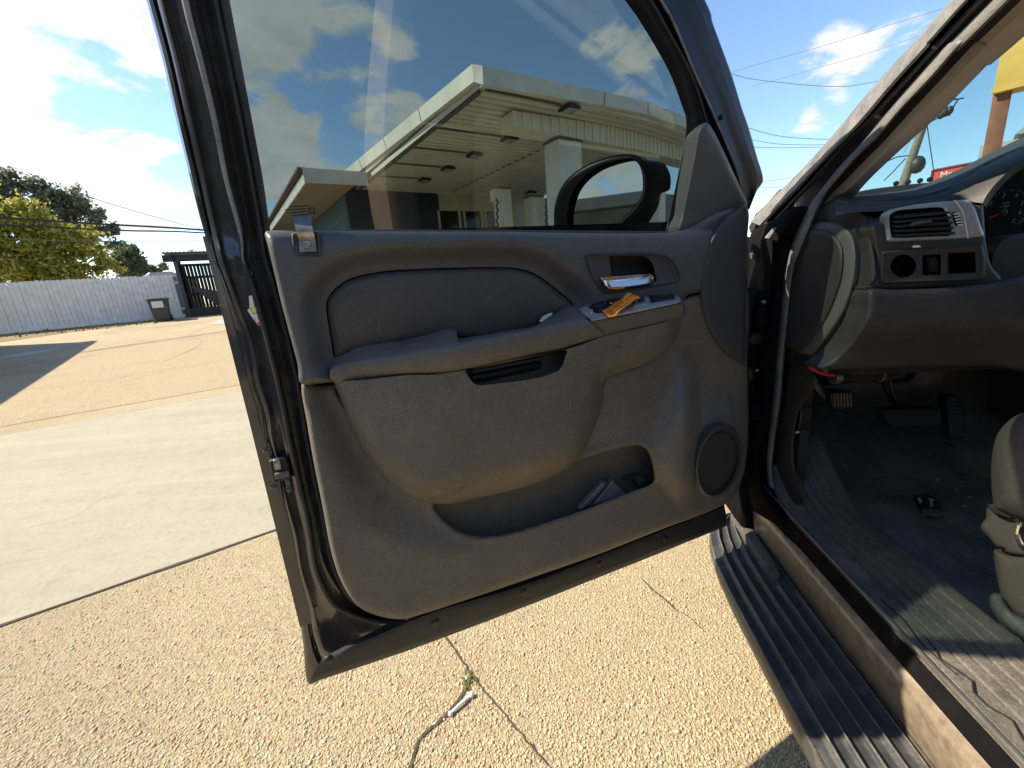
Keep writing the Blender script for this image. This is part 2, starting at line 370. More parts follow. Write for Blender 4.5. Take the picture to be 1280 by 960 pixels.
def boxv(c, ax, ay, az):
    """8 corners of a box from centre and three half-axis vectors."""
    return [np.asarray(c) + sx * ax + sy * ay + sz * az for sz in (-1, 1) for sy in (-1, 1) for sx in (-1, 1)]
BOXF = [(0, 2, 3, 1), (4, 5, 7, 6), (0, 1, 5, 4), (2, 6, 7, 3), (0, 4, 6, 2), (1, 3, 7, 5)]
def box(name, c, ax, ay, az, material, parent=None, bevel=0.0, seg=2):
    o = mesh_obj(name, boxv(c, np.asarray(ax, float), np.asarray(ay, float), np.asarray(az, float)), BOXF, material, parent, False)
    if bevel:
        bm = bmesh.new(); bm.from_mesh(o.data); bmesh.ops.bevel(bm, geom=bm.edges[:], offset=bevel, segments=seg, profile=.5, affect='EDGES'); bm.to_mesh(o.data); bm.free()
        o.data.polygons.foreach_set('use_smooth', [True] * len(o.data.polygons)); o.data.set_sharp_from_angle(angle=R(50))
    return o
def prism(name, P, ext, material, parent=None, smooth=False, bevel=0.0):
    """Polygon P (world points) extruded by vector ext."""
    P = np.asarray(P, float); n = len(P); V = np.vstack([P, P + ext])
    Fc = [tuple(range(n))[::-1], tuple(range(n, 2 * n))] + [(i, (i + 1) % n, n + (i + 1) % n, n + i) for i in range(n)]
    o = mesh_obj(name, V, Fc, material, parent, smooth)
    if bevel:
        bm = bmesh.new(); bm.from_mesh(o.data); bmesh.ops.bevel(bm, geom=bm.edges[:], offset=bevel, segments=2, profile=.5, affect='EDGES'); bm.to_mesh(o.data); bm.free()
        o.data.polygons.foreach_set('use_smooth', [True] * len(o.data.polygons)); o.data.set_sharp_from_angle(angle=R(50))
    return o
def ball(name, c, r, material, parent=None, sub=2, squash=None):
    bm = bmesh.new(); bmesh.ops.create_icosphere(bm, subdivisions=sub, radius=r); V = np.array([v.co[:] for v in bm.verts]); Fc = [tuple(v.index for v in f.verts) for f in bm.faces]; bm.free()
    if squash is not None: ax, k = squash; ax = np.asarray(ax); V = V - np.outer(V @ ax, ax) * (1 - k)
    return mesh_obj(name, V + np.asarray(c), Fc, material, parent)
def text(name, body, c, right, up, size, material, parent=None, align='CENTER', depth=0.0):
    cu = bpy.data.curves.new(name, 'FONT'); cu.body = body; cu.size = size; cu.align_x = align; cu.align_y = 'CENTER'; cu.extrude = depth
    tmp = bpy.data.objects.new(name, cu); me = bpy.data.meshes.new_from_object(tmp); bpy.data.objects.remove(tmp); bpy.data.curves.remove(cu)
    o = bpy.data.objects.new(name, me); COL.objects.link(o); me.materials.clear(); me.materials.append(material)
    right = np.asarray(right) / np.linalg.norm(right); nrm = np.cross(right, up); nrm /= np.linalg.norm(nrm); u = np.cross(nrm, right)
    b = BASE[parent.name] if parent is not None else np.zeros(3); c = np.asarray(c) - b
    mm = Matrix.Identity(4)
    for i in range(3): mm[i][0], mm[i][1], mm[i][2], mm[i][3] = right[i], u[i], nrm[i], c[i]
    if parent is not None: o.parent = parent
    o.matrix_local = mm; BASE[o.name] = np.zeros(3); return o

# ================================================================== THE CAR
car = thing('parked_car', tuple(TO), 'black car parked with its driver door open, showing the dusty grey door panel', 'car')
def J(*p): return np.array(p, float)

# ---- door shell: pressed metal inner skin with the wavy hem, latch face and weatherstrip channel
JAMB = [  # outer edge, hem seam, land, seal, trim edge
 [(148,-135),(157,-135),(178,-135),(205,-135),(262,-140)], [(183,0),(192,0),(210,0),(231,0),(287,0)], [(203,75),(212,75),(229,75),(250,75),(301,75)],
 [(220,150),(229,150),(246,150),(268,150),(315,150)], [(238,225),(247,226),(262,226),(283,226),(329,226)], [(254,287),(261,288),(276,288),(300,290),(338,289)],
 [(265,320),(269,321),(283,322),(304,325),(343,318)], [(276,350),(280,351),(292,352),(314,352),(352,350)], [(287,391),(294,392),(308,394),(326,394),(362,388)],
 [(297,430),(307,430),(322,432),(336,432),(372,428)], [(309,475),(314,474),(330,475),(347,477),(382,476)], [(320,513),(327,513),(342,514),(355,515),(388,514)],
 [(329,548),(332,549),(346,550),(362,552),(393,550)], [(340,590),(344,591),(356,592),(371,592),(400,588)], [(345,617),(350,618),(361,620),(377,620),(406,618)],
 [(349,636),(354,636),(366,640),(382,640),(410,634)], [(356,672),(363,672),(375,672),(388,672),(416,670)], [(362,712),(370,712),(382,714),(395,713),(426,706)],
 [(372,760),(382,760),(397,757),(414,752),(444,741)], [(379,806),(390,803),(408,790),(437,767),(466,757)], [(384,852),(402,830),(432,806),(470,777),(496,764)],
 [(396,853),(430,826),(456,806),(506,776),(520,758)]]
JAMB = np.array(JAMB, float)                       # station, line, xy
def jl(a, b, t): return JAMB[:, a] * (1 - t) + JAMB[:, b] * t
rows = [(jl(0,1,0),-.026),(jl(0,1,.35),-.018),(jl(0,1,.9),-.018),(jl(0,1,1),-.026),(jl(1,2,.12),-.026),(jl(1,2,.25),-.012),(jl(1,2,.6),-.008),(jl(1,2,1),-.014),(jl(2,3,.45),-.010),(jl(2,3,.75),-.004),(jl(2,3,1),-.002),
        (jl(3,4,.12),.002),(jl(3,4,.3),-.018),(jl(3,4,.5),-.016),(jl(3,4,.62),-.006),(jl(3,4,.78),-.004),(jl(3,4,.9),-.012),(jl(3,4,1),-.012)]
WR = []
for k, (xy, d) in enumerate(rows):
    dd = np.full(len(xy), d - (.011 if k < 16 else 0)); y = xy[:, 1]
    if 4 <= k <= 8: dd = dd + .010 * np.exp(-((y - 330) / 38) ** 2) - .010 * np.exp(-((y - 585) / 50) ** 2) + .006 * np.exp(-((y - 505) / 20) ** 2)
    WR.append(door(xy, dd))
shell = loft('door', WR, M_PAINT, car, n=8, back=DN * 0.0 + 1e-6, angle=60)
dr = shell
# outer skin, edge return and the lower inner skin
def du(u, z, d): return DA + DU * u + DN * d + UP * (z - DA[2])
sec_ = [(.62,-.030),(.67,-.050),(.74,-.080),(.83,-.112),(1.0,-.122),(1.2,-.105),(1.268,-.080),(1.268,-.034),(1.0,-.034),(.62,-.026)]
loft('outer_skin', [np.array([du(u, z, d) for u in (.006, .03, .5, 1.04, 1.082)]) for z, d in sec_], M_PAINT, dr, n=1, closed=True)
patch('inner_skin', [(372,480),(420,500),(850,420),(934,340),(936,520),(930,590),(905,632),(830,660),(660,726),(500,786),(430,800),(398,700)], lambda x, y, e: -.034 + 0 * x, M_PAINT, dr, step=30, skirt=.02, smooth=False, insets=())
BOT = np.array([[(385,855),(396,834),(404,822),(486,778)],[(470,827),(468,812),(470,795),(505,776)],[(544,801),(542,785),(543,765),(543,762)],[(660,757),(658,742),(656,731),(650,724)],
       [(748,722),(745,708),(742,698),(742,692)],[(831,689),(829,675),(827,664),(826,659)],[(909,657),(908,644),(906,634),(905,628)]], float)
flap = loft('bottom_seal', [door(BOT[:,0], .004), door(BOT[:,0]*.6+BOT[:,1]*.4, .016), door(BOT[:,1], .014), door(BOT[:,1]*.4+BOT[:,2]*.6, .020), door(BOT[:,2], .016), door(BOT[:,2]*.5+BOT[:,3]*.5, .004), door(BOT[:,3], .002)], M_RUB, dr, n=8, angle=60)
for i, p in enumerate([(411,824),(544,777),(654,739),(748,704),(831,673)]):
    ball('fastener', door(p, .018)[0], .0085, M_BLACK, dr, 2, (DN, .55))
# door weatherstrip bead
S3 = jl(2,3,1); tube('hem_seam', crom(door(jl(0,1,1.0), -.0355), 6), .0013, M_VOID, dr, 5)
M_GLINT = mat('glint_rubber', (.30,.30,.31), .35, var=.5, vscale=40)  # pale grey paints in the sun glint seen along the metal edge
tube('door_seal', crom(door(S3[:8], -.006), 6), .0034, M_GLINT, dr, 8, 1, [.0036,.0034,.0030,.0024,.0006]); tube('door_seal', crom(door(S3[5:], -.008), 6), .0036, M_RUB, dr, 8)
tube('seal_lip', crom(door(jl(3,4,.68), -.012), 6), .0028, M_RUB, dr, 6)
# latch
lt = box('door_latch', door((351,586), -.019)[0], DU * .013, UP * .019, DN * .006, M_BLACK, dr, .003)
box('latch_claw', door((347,580), -.012)[0], DU * .005, UP * .009, DN * .004, M_STEEL, dr, .002)
box('latch_bolt', door((353,593), -.011)[0], DU * .010, UP * .005, DN * .004, M_DASHL, dr, .002)
for p in [(333,562),(342,608),(361,611),(311,343)]: ball('screw', door(p, -.010)[0], .006, M_PAINT, dr, 1, (DN, .5))
# jamb label
M_LAB = mat('label_paper', (.72, .74, .75), .4, col2=(.25, .26, .28), vscale=220, thr=(.55, .6)); M_YEL = mat('yellow_label', (.75, .75, .08), .5)
lab = patch('jamb_label', [(311,370),(315,369),(318,383),(323,398),(326,405),(324,408),(316,398),(309,388),(312,385)], lambda x,y,e: -.002 + 0*x, M_LAB, dr, step=8, skirt=.001, smooth=False, insets=())
patch('label_mark', [(314,385),(320,384),(321,391),(316,391)], lambda x,y,e: .0005 + 0*x, M_YEL, dr, step=8, skirt=.001, smooth=False, insets=())
patch('label_mark', [(322,403),(325,402),(326,407),(324,408)], lambda x,y,e: .0005 + 0*x, M_RED, dr, step=8, skirt=.001, smooth=False, insets=())

# ---- window frame (front upper), top bar, glass
FR = np.array([  # glass edge, rubber, lip line, seal line, hollow, outer edge
 [(640,-150),(660,-165),(690,-172),(705,-178),(715,-190),(722,-200)], [(705,-105),(722,-112),(738,-120),(752,-126),(780,-135),(800,-150)], [(781,0),(795,0),(813,0),(826,0),(852,0),(881,0)],
 [(802,30),(814,28),(829,28),(842,28),(866,28),(892,32)], [(835,87),(846,84),(860,84),(869,92),(890,92),(914,92)], [(852,131),(861,130),(875,122),(888,133),(906,132),(927,134)],
 [(858,156),(866,158),(884,155),(898,157),(914,160),(936,160)], [(852,200),(862,200),(893,180),(909,183),(926,190),(946,195)], [(842,245),(853,245),(903,210),(921,213),(936,218),(954,224)], [(834,287),(846,287),(912,245),(930,248),(940,246),(946,239)], [(831,300),(845,300),(915,262),(932,262),(936,262),(937,261)]], float)
dep = [-.006, .004, .014, .018, -.012, -.026]
FRW = [door(FR[:,0], -.006), door(FR[:,1], .006), door(FR[:,1]*.5+FR[:,2]*.5, .012), door(FR[:,2]*.92+FR[:,1]*.08, .014), door(FR[:,2], .006), door(FR[:,2]*.5+FR[:,3]*.5, .004), door(FR[:,3]*.95+FR[:,2]*.05, .014), door(FR[:,3], .010),
       door(FR[:,3]*.9+FR[:,4]*.1, -.008), door(FR[:,4], -.014), door(FR[:,4]*.4+FR[:,5]*.6, -.012), door(FR[:,4]*.35+FR[:,5]*.65, -.020), door(FR[:,4]*.08+FR[:,5]*.92, -.022), door(FR[:,5], -.030)]
M_FRAME = mat('satin_black_frame', (.011, .013, .020), .36, spec=.14, col2=(.030,.029,.030), vscale=14, detail=8, thr=(.5,.8))
loft('window_frame', FRW, M_FRAME, dr, n=7, back=DN * .05, angle=50)
tube('seal_lip', crom(door(FR[1:,2] + (0, 0), .015), 6), .0022, M_RUB, dr, 6)
tube('seal_lip', crom(door(FR[1:,3], .013), 6), .0022, M_GLINT, dr, 6)
TOPR = np.array([[(148,-135),(262,-140)],[(160,-172),(300,-150)],[(300,-190),(420,-155)],[(540,-200),(560,-155)],[(722,-200),(640,-150)]], float)
loft('frame_top', [door(TOPR[:,0], -.026), door(TOPR[:,0]*.5+TOPR[:,1]*.5, .006), door(TOPR[:,1], -.004)], M_FRAME, dr, n=6, back=DN * .05)
ball('screw', door((902,146), -.010)[0], .0055, M_FRAME, dr, 2, (DN, .5))
gl = patch('window_glass', [(252,-158),(450,-163),(650,-160),(712,-108),(790,0),(845,88),(866,150),(868,170),(842,294),(500,294),(330,294),(290,80),(275,0)], lambda x,y,e: -.017 + 0*x, M_GLASSD, dr, step=60, skirt=0, smooth=False, insets=())
for k, (xa, xb, y) in enumerate([(362,387,258.5),(356,383,262.5),(362,383,266),(366,385,269.5)]):
    a, b = door([(xa,y),(xb,y-1.5)], -.009); box('etched_mark', (a+b)/2, (b-a)/2, UP*.0007, DN*.0004, M_BLACK, dr)
for (xa, xb, y, w) in [(386,393,260.5,.0008),(386,393,266.5,.0008)]:
    a, b = door([(xa,y),(xb,y-.5)], -.009); box('etched_mark', (a+b)/2, (b-a)/2, UP*w, DN*.0004, M_BLACK, dr)
for x in (386, 393):
    a, b = door([(x,260),(x,267)], -.009); box('etched_mark', (a+b)/2, (b-a)/2, DU*.0008, DN*.0004, M_BLACK, dr)

# ---- sail trim in the front corner of the window
patch('sail_trim', [(881,153),(887,156),(897,173),(912,205),(926,236),(934,259),(910,268),(880,282),(848,290),(852,265),(859,230),(866,195),(872,163)], lambda x,y,e: .020 + .014*rnd(e,7) + 0*x, M_UP, dr, step=8, skirt=.03)

# ---- belt / upper trim with the cove round the insert
INS = [(409,385),(412,372),(422,360),(440,349),(480,340.5),(540,337),(600,335.5),(640,336),(665,342),(684,354),(700,367),(716,382),(700,393),(660,412),(600,424),(560,420),(500,430),(455,436),(422,447),(416,430)]
INSD = dense(INS, 4); RI = ring(INS, (0, -1.6), 4)
BEZ = [(729.5,321),(732,317),(740,315.6),(775,314.5),(806,313.8),(828,315.5),(838,320),(846,329),(851.5,342),(851.5,349.5),(847,354),(825,359),(790,365),(762,369),(752,366.5),(743,355),(735,339)]
RBZ = ring(BEZ, (3, 4.2), 4)
def d_up(x, y, e):
    di = dist(INSD, x, y, True); ins = inside(RI[1], x, y) & (dist(RI[1], x, y, True) > .4)
    cove = .030 + .030 * sm((di - 4) / 34)
    d = np.where(ins, .018, cove); bz_ = inside(RBZ[0], x, y) & (dist(RBZ[0], x, y, True) > .4); d = np.where(bz_, .010, d)
    top = np.clip((y - 287) / 30, 0, 1)
    d = d - .018 * (1 - np.sqrt(np.clip(1 - (1 - top) ** 2, 0, 1)))
    return np.where(ins | bz_, d, d - .014*(1-rnd(e, 8)))
patch('upper_trim', [(331,292),(337,288.5),(360,288),(450,289),(560,289.5),(640,290),(760,292),(830,291),(851,288),(868,279),(885,269.5),(905,262),(934,259),(934,300),(931,353),(876,365),(855,373),(850,400),(740,430),(640,455),(520,470),(412,478),(377,480),(372,455),(360,410),(352,380),(345,350),(336,312)],
      d_up, M_UP, dr, step=5, feats=[RI, RBZ], skirt=.05)
# edge-to-belt felt strip against the glass
loft('belt_seal', [door([(334,288),(500,287),(700,288),(835,289)], -.008), door([(334,288.5),(500,288),(700,289),(835,290)], .006), door([(334,292),(500,292),(700,293),(835,294)], .012)], M_RUB, dr, n=6)
patch('insert_pad', INS, lambda x,y,e: .026 + .014*rnd(e,10) + .003*sm(e/40), M_INS, dr, step=6, skirt=.012)
# ---- front curved corner trim
def d_front(x, y, e): return .052 + .012*rnd(e,6) - .003*np.exp(-((y-(363-(x-875)*.2))/1.6)**2)
patch('front_trim', [(934,260),(920,263),(905,273),(892,291),(882,315),(876,343),(874.5,363),(877,385),(884,408),(895,429),(907,443),(918,450),(931,453),(932,400),(933,340)], d_front, M_DOORD, dr, step=5, skirt=.02)

# ---- lower trim: scoop under the bolster, ridge at the front, recessed map pocket
BOL = [(417,482),(460,475),(510,469),(545,468),(595,460),(640,450),(707,437),(740,426),(755,420),(806,409),(850,398),(852,404),(846,421),(833,440),(808,456),(780,466),(758,476),(752,505),(741,539),(724,571),(700,591),(656,609),(600,622),(566,629.5),(539,629),(512,621),(491,606),(470,585),(449,556),(433,518)]
BOLD = dense(BOL, 4)
POC = [(541,631),(547,641),(556,652),(577,666),(605,671),(640,666),(690,651),(740,634),(790,615),(813,606),(818,598),(815,577),(810,564),(803,557.5),(793,556),(760,563),(721,576),(680,590),(620,612),(560,626)]
RP = ring(POC, (0, 1.3, -2.5, -6), 3.5)
def d_low(x, y, e):
    db = dist(BOLD, x, y, True); inb = inside(BOLD, x, y)
    scoop = np.where((y > 455) & (x < 840), .030 * (1 - sm((db - 4) / (44 + 20*sm((y-560)/100)))), 0) * (1-sm((x-700)/90))
    d = .054 - np.where(inb, .030*(1-sm((x-700)/90)), scoop) - np.where(inb, .022*sm(db/12)*sm((x-690)/80), 0)
    xr = 859 - 6*np.abs((y-530)/80)
    wl = 12 + 50*np.clip((y-468)/90, 0, 1)*np.clip((625-y)/45, 0, 1)
    ridge = .042 * sm((x - (xr - wl)) / wl) * sm((y-440)/95) * (1 - sm((y-590)/50))
    d = d + ridge
    d = d - .026*sm((x-858)/20)*sm((y-445)/60)*(1-sm((y-590)/50)) - .008*sm((x-905)/30)*sm((y-470)/60)
    ps = RP[0]; inp = inside(ps, x, y); dp = dist(ps, x, y, True)
    d = np.where(inp, np.where(dp > .5, -.010 + .006*sm((y-600)/40), d), d + .004*np.exp(-((dp-4)/3.5)**2))
    return np.where(inp, d, d - .016*(1-rnd(e, 9)))
LOW = [(377,481),(395,481),(413,479.5),(520,466),(640,440),(760,410),(853,374),(876,366),(931,354),(934,455),(935.5,520),(933,570),(926,603),(905,631),(826,662),(742,695),(650,727),(600,744),(530,767),(500,774),(470,769),(447,757),(428,730),(414,690),(403,632),(393,582),(384,530)]
patch('lower_trim', LOW, d_low, M_LOW, dr, step=5, feats=[RP], skirt=.05, angle=50)
# bolster with the pull recess
PUL = [(582,461.5),(600,459),(640,451),(672,444),(707,437),(706,447),(702,459),(690,467),(664,474),(630,478.5),(600,481.5),(591,478),(585,470)]
RPU = ring(PUL, (0, 1.2), 3.5)
BE = np.array([(417,482),(433,518),(449,556),(470,585),(491,606),(512,621),(539,629),(566,629.5),(600,622),(656,609),(700,591),(724,571),(741,539),(752,505),(758,476),(780,466),(808,456),(833,440),(846,421),(852,404)], float); BEd = crom(BE, 5)
def d_bol(x, y, e):
    q = dist(BEd, x, y); base = (.098 - .016*sm((y-480)/150))*(.70+.30*sm((x-415)/160))
    d = .034 + (base-.034)*rnd(q, 24 + 14*sm((y-560)/60))
    inp = inside(RPU[0], x, y); dp = dist(RPU[0], x, y, True)
    return np.where(inp & (dp > .5), .045 + .0*x, d + np.where(inp, 0, .0015*np.exp(-((dp-3)/3)**2)))
bol = patch('bolster', BOL, d_bol, M_LOWB, dr, step=5, feats=[RPU], skirt=.02, angle=50)
M_PULL = mat('pull_cup_plastic', (.022, .023, .027), .28)
patch('pull_cup', [(585,470),(600,466),(676,451),(678,458),(672,462),(600,478),(592,477)], lambda x,y,e: .052 + .010*rnd(e,5), M_PULL, dr, step=5, skirt=.01, smooth=False)
patch('pull_cup', [(586,462),(640,452),(676,445),(680,450),(640,458),(590,468)], lambda x,y,e: .060 + .01*rnd(e,4), mat('pull_bar', (.085,.095,.135), .2, coat=.5), dr, step=5, skirt=.01, smooth=False)

# ---- armrest: top pad and front face as one rolled skin
AB = J((412,456),(416,449),(424,444),(452,430.5),(495,425.5),(532,417.5),(553,410.5),(570,410),(573,422),(600,419),(640,412),(665,408),(684,398),(700,387),(713,381.5),(727,384.5))
AF = J((413,461),(420,457),(430,454),(450,450),(495,443),(530,436.5),(553,433),(570,430.5),(577,429),(600,424),(640,415.5),(665,410.5),(684,406),(700,402.5),(715,400.5),(733,398.5))
AG = J((412,471),(416,477),(426,480),(455,474.5),(495,469),(530,467),(553,466),(570,463.5),(577,462),(600,458),(640,449),(665,443),(684,439),(700,436),(720,430),(756,419))
def mixp(a, b, t): return a*(1-t)+b*t
kA = .58+.42*sm((AF[:,0]-412)/170)
arm = loft('armrest', [door(AB,.012), door(AB,.034), door(mixp(AB,AF,.35),.066*kA), door(mixp(AB,AF,.75),.096*kA), door(mixp(AB,AF,.95),.106*kA), door(mixp(AF,AG,.06),.112*kA), door(mixp(AF,AG,.2),.115*kA), door(mixp(AF,AG,.6),.112*kA), door(mixp(AF,AG,.9),.106*kA), door(AG,.098*kA)], M_ARM, dr, n=5, back=DN*.03, angle=60)
# right pod that carries the switches
PB = J((727,384),(758,377),(800,371),(837,367.5),(848,370),(853,376)); PFr = J((736,400),(762,396),(806,387),(837,380),(848,378),(854,379)); PG = J((755,419),(775,415.5),(806,408),(835,401),(848,398),(853,396))
loft('switch_pod', [door(PB,.02), door(PB,.046), door(PFr,.106), door(mixp(PFr,PG,.12),.110), door(mixp(PFr,PG,.8),.104), door(PG,.096)], M_ARM, dr, n=5, back=DN*.03, angle=60)
# silver switch plate lying on the pod
SA, SB = J((721,387.5),(729,383.5),(758,376.5),(800,370),(836,366.5),(847,369),(851,374)), J((739,399.5),(744,398.6),(765,394.5),(806,386),(836,379.4),(846,377),(850.5,375))
sp = loft('switch_plate', [door(SA,.040), door(SA,.052), door(mixp(SA,SB,.12),.060), door(mixp(SA,SB,.9),.110), door(SB,.113), door(SB+(0,2.0),.113)], M_SILVER, dr, n=5, angle=55)
def plate(t, s):  # t along plate 0..1, s back to front 0..1, small height proud of it
    a = resample(SA, 41)[int(round(t*40))]; b = resample(SB, 41)[int(round(t*40))]
    return door(a*(1-s)+b*s, .052*(1-s)+.113*s + .001)[0]
def plate_box(name, t0, t1, s0, s1, h, m, bev=.0015):
    P = [plate(t0,s0), plate(t1,s0), plate(t1,s1), plate(t0,s1)]; n_ = np.cross(P[1]-P[0], P[3]-P[0]); n_ /= np.linalg.norm(n_); n_ = n_ if n_[2] > 0 else -n_
    return prism(name, P, n_*h, m, dr, bevel=bev)
plate_box('switch_recess', .10, .45, .06, .70, .0012, M_BLACK, .0004)
for a, b, s0, s1 in [(.12,.26,.10,.36),(.28,.43,.08,.36),(.13,.27,.42,.72),(.29,.45,.42,.72)]: plate_box('window_switch', a, b, s0, s1, .006, M_BLACK, .002)
plate_box('lock_switch', .50, .62, .15, .55, .004, M_BLACK); plate_box('lock_switch', .48, .62, .62, .82, .004, M_SILVER)
plate_box('mirror_switch', .68, .92, .12, .72, .003, M_BLACK); ball('mirror_knob', plate(.80,.4)+UP*.003, .009, M_BLACK, dr, 2, (UP,.5))
for p in [(740,388),(739,391),(764,379),(796,377)]: ball('switch_lamp', door(p, .088)[0], .0016, M_WHITE, dr, 1)

# ---- inside handle
BEZ = [(729.5,321),(732,317),(740,315.6),(775,314.5),(806,313.8),(828,315.5),(838,320),(846,329),(851.5,342),(851.5,349.5),(847,354),(825,359),(790,365),(762,369),(752,366.5),(743,355),(735,339)]
REC = [(761.5,322),(764,319.5),(785,319),(803,320),(812,325),(817,333),(819.5,346),(820,352),(800,357.5),(775,358.5),(766,350)]
RR = ring(REC, (0, 1.2), 3)
def d_bez(x, y, e):
    d = .058 + .006*np.exp(-((e-3.5)/2.0)**2)*(e>0) - .006*(1-rnd(e,2)); inr = inside(RR[0], x, y); dp = dist(RR[0], x, y, True)
    return np.where(inr & (dp>.5), .016 + .014*sm((y-325)/30), d)
patch('handle_bezel', BEZ, d_bez, M_DOORD, dr, step=4, feats=[RR], skirt=.01, angle=50)
HT, HB = J((749.5,345.5),(760,344),(780,342.3),(800,341.2),(813.5,341),(816.5,345)), J((757,356.5),(764,360),(780,359.6),(800,357),(813,354.4),(818,351.5))
loft('door_handle', [door(HT,.035), door(HT,.058), door(mixp(HT,HB,.12),.064), door(mixp(HT,HB,.4),.061), door(mixp(HT,HB,.7),.067), door(mixp(HT,HB,.92),.072), door(HB,.069), door(HB,.045)], M_CHROME, dr, n=5, angle=60)
tube('handle_edge', door([(756,356),(762,360.3),(772,360.6),(780.5,359.4)], .0735), .0012, M_ORANGE, dr, 6)

# ---- speaker cover
th = np.linspace(0, 2*math.pi, 28, endpoint=False)
SPK = np.stack([898.5+28.5*np.cos(th)+4*np.sin(th)*0, 576.5+46*np.sin(th)*1.0], 1); SPK[:,0] += -(SPK[:,1]-576)*.16
def d_spk(x, y, e): return .086 + .007*np.exp(-((e-2.5)/2.0)**2) - .006*sm((e-3)/4)
patch('speaker_cover', SPK, d_spk, M_DOORD, dr, step=4, skirt=.05, smooth=False)

cS = SPK.mean(0); patch('speaker_grille', cS+(SPK-cS)*.80, lambda x,y,e: .0835+.001*rnd(e,3), M_GRILLE, dr, step=4, skirt=.004, smooth=False)
# ---- flip-up metal clip at the window corner
patch('clip_recess', [(364,291),(402,291),(404,316),(401,321),(371,321),(367,317)], lambda x,y,e: .058 + .004*np.exp(-((e-1.5)/1.2)**2), M_UP, dr, step=5, skirt=.01, smooth=False)
patch('clip_recess', [(371,290),(396,290),(398,316.5),(373,316.5)], lambda x,y,e: .0605 + 0*x, M_VOID, dr, step=8, skirt=.002, smooth=False, insets=())
CL, CR = J((366.5,271),(367.5,278),(369,284),(370,289),(372.5,297),(374.5,315.5)), J((389,269.8),(389.5,278),(390.5,284),(391.5,289),(393.5,297),(396,314.5))
cdp = np.array([.026,.040,.062,.070,.066,.066])
loft('lock_clip', [door(CL,cdp-.003), door(CL,cdp), door(CR,cdp), door(CR,cdp-.003)], M_STEEL, dr, n=6)
patch('clip_button', [(377.5,302),(380,300.5),(387,300.5),(388,303),(388.5,309),(379,310)], lambda x,y,e: .0675+.001*np.exp(-((e-1)/.8)**2), M_STEEL, dr, step=3, skirt=.001, smooth=False, insets=(1,))

# ---- exterior mirror, seen through the glass
mir_n = -DU*math.cos(R(24)) + DN*math.sin(R(24)); mir_n = mir_n + UP*.070; mir_n /= np.linalg.norm(mir_n)
mc = door((756,245), -.26)[0]
def pm(p, d=0.0): return isect(p, mc, mir_n, d)
MH = [(692.5,276),(695,250),(707,226),(730,208),(758,196.5),(780,192.6),(795,193.5),(803,200),(808,214),(809,238),(806,254),(796,270),(776,290),(770,302),(700,302)]
MG = [(712,282),(711,270),(715,249),(721,235),(732,222),(750,210),(774,202),(789,200),(797,203.5),(802,214),(803.5,228),(802.6,242),(797,253),(788,264),(764,288),(754,300),(714,300)]
RMG = ring(MG, (-2.2, -.6), 4)
def d_mh(x, y, e):
    ing = inside(RMG[0], x, y) & (dist(RMG[0], x, y, True) > .6); return np.where(ing, -.024, -.006 + .006*rnd(e,5))
sm_o = patch('side_mirror', MH, d_mh, M_MIRB, car, pt=pm, step=7, skirt=0, feats=[RMG])
MHd = dense(MH, 6); base_ = pm(MHd, -.006); cen = base_.mean(0)
rowsM = [base_, cen+(base_-cen)*1.02 - mir_n*.03, cen+(base_-cen)*.95 - mir_n*.075 + DN*.01, cen+(base_-cen)*.7 - mir_n*.11 + DN*.02, cen+(base_-cen)*.25 - mir_n*.125 + DN*.03]
V = np.vstack(rowsM); m_ = len(base_); Fc = [(a*m_+i, a*m_+(i+1)%m_, (a+1)*m_+(i+1)%m_, (a+1)*m_+i) for a in range(4) for i in range(m_)] + [tuple(4*m_+i for i in range(m_))]
mesh_obj('mirror_housing', V, Fc, M_MIRB, sm_o)
patch('mirror_glass', MG, lambda x,y,e: -.016+0*x, M_MIRROR, sm_o, pt=pm, step=10, skirt=0, insets=())
Mh2 = J((809,200),(828,203),(837,216),(838.5,230),(836,238),(826,243),(820,262),(806,288),(800,300))
Mh1 = J((800,197),(806,204),(810,216),(811,228),(810,240),(807,252),(800,264),(782,288),(774,300))
loft('mirror_arm', [pm(Mh1,-.004), isect(mixp(Mh1,Mh2,.5), mc-mir_n*.03, mir_n), isect(Mh2, mc-mir_n*.055, mir_n), isect(mixp(Mh1,Mh2,.9), mc-mir_n*.09, mir_n)], M_MIRB, sm_o, n=5)

# ================================================================== body side: pillar, seals, sill, running board
side = pL(-.095); 
PIL = [  # matched stations from the roof down: A outer, B, C, D seal left, E seal right, F cloth left, G cloth right
 [(1188,0),(1211,0),(1230,0),(1239,0),(1264,0),(1280,12),(1300,28)], [(1142,52),(1161,58),(1172,60),(1182,56),(1208,50),(1232,58),(1252,64)], [(1096,103),(1118,105),(1132,104),(1140,103),(1166,97),(1180,112),(1216,100)],
 [(1064,141),(1080,150),(1092,145),(1104,145),(1130,134),(1148,147),(1172,145)], [(1033,178),(1048,183),(1062,174),(1080,175),(1099,170),(1112,185),(1126,187)], [(1006,207),(1022,210),(1040,200),(1054,203),(1076,192),(1080,218),(1094,217)],
 [(983,231),(996,238),(1022,222),(1030,232),(1052,219),(1056,240),(1076,236)], [(958,255),(970,264),(1000,246),(1008,262),(1030,248),(1039,250),(1067,247)], [(938,277),(952,283),(972,276),(992,295),(1010,290),(1012,290),(1020,288)]]
PIL = np.array(PIL, float)
def pr(i, L0): return pL(L0)(PIL[:, i])
pa = [pr(0,-.115), pr(0,-.075), pr(1,-.06)]
top_dir = T(-.6,-.13,1.78+.0) - pa[0][0]
def lifted(r, back_):   # carry the pillar on up into the roof rail
    e = r[0] + (T(-1.0, -.20, 1.80) - pL(-.095)(np.array([[1250, 0]]))[0]); return np.vstack([e, r])
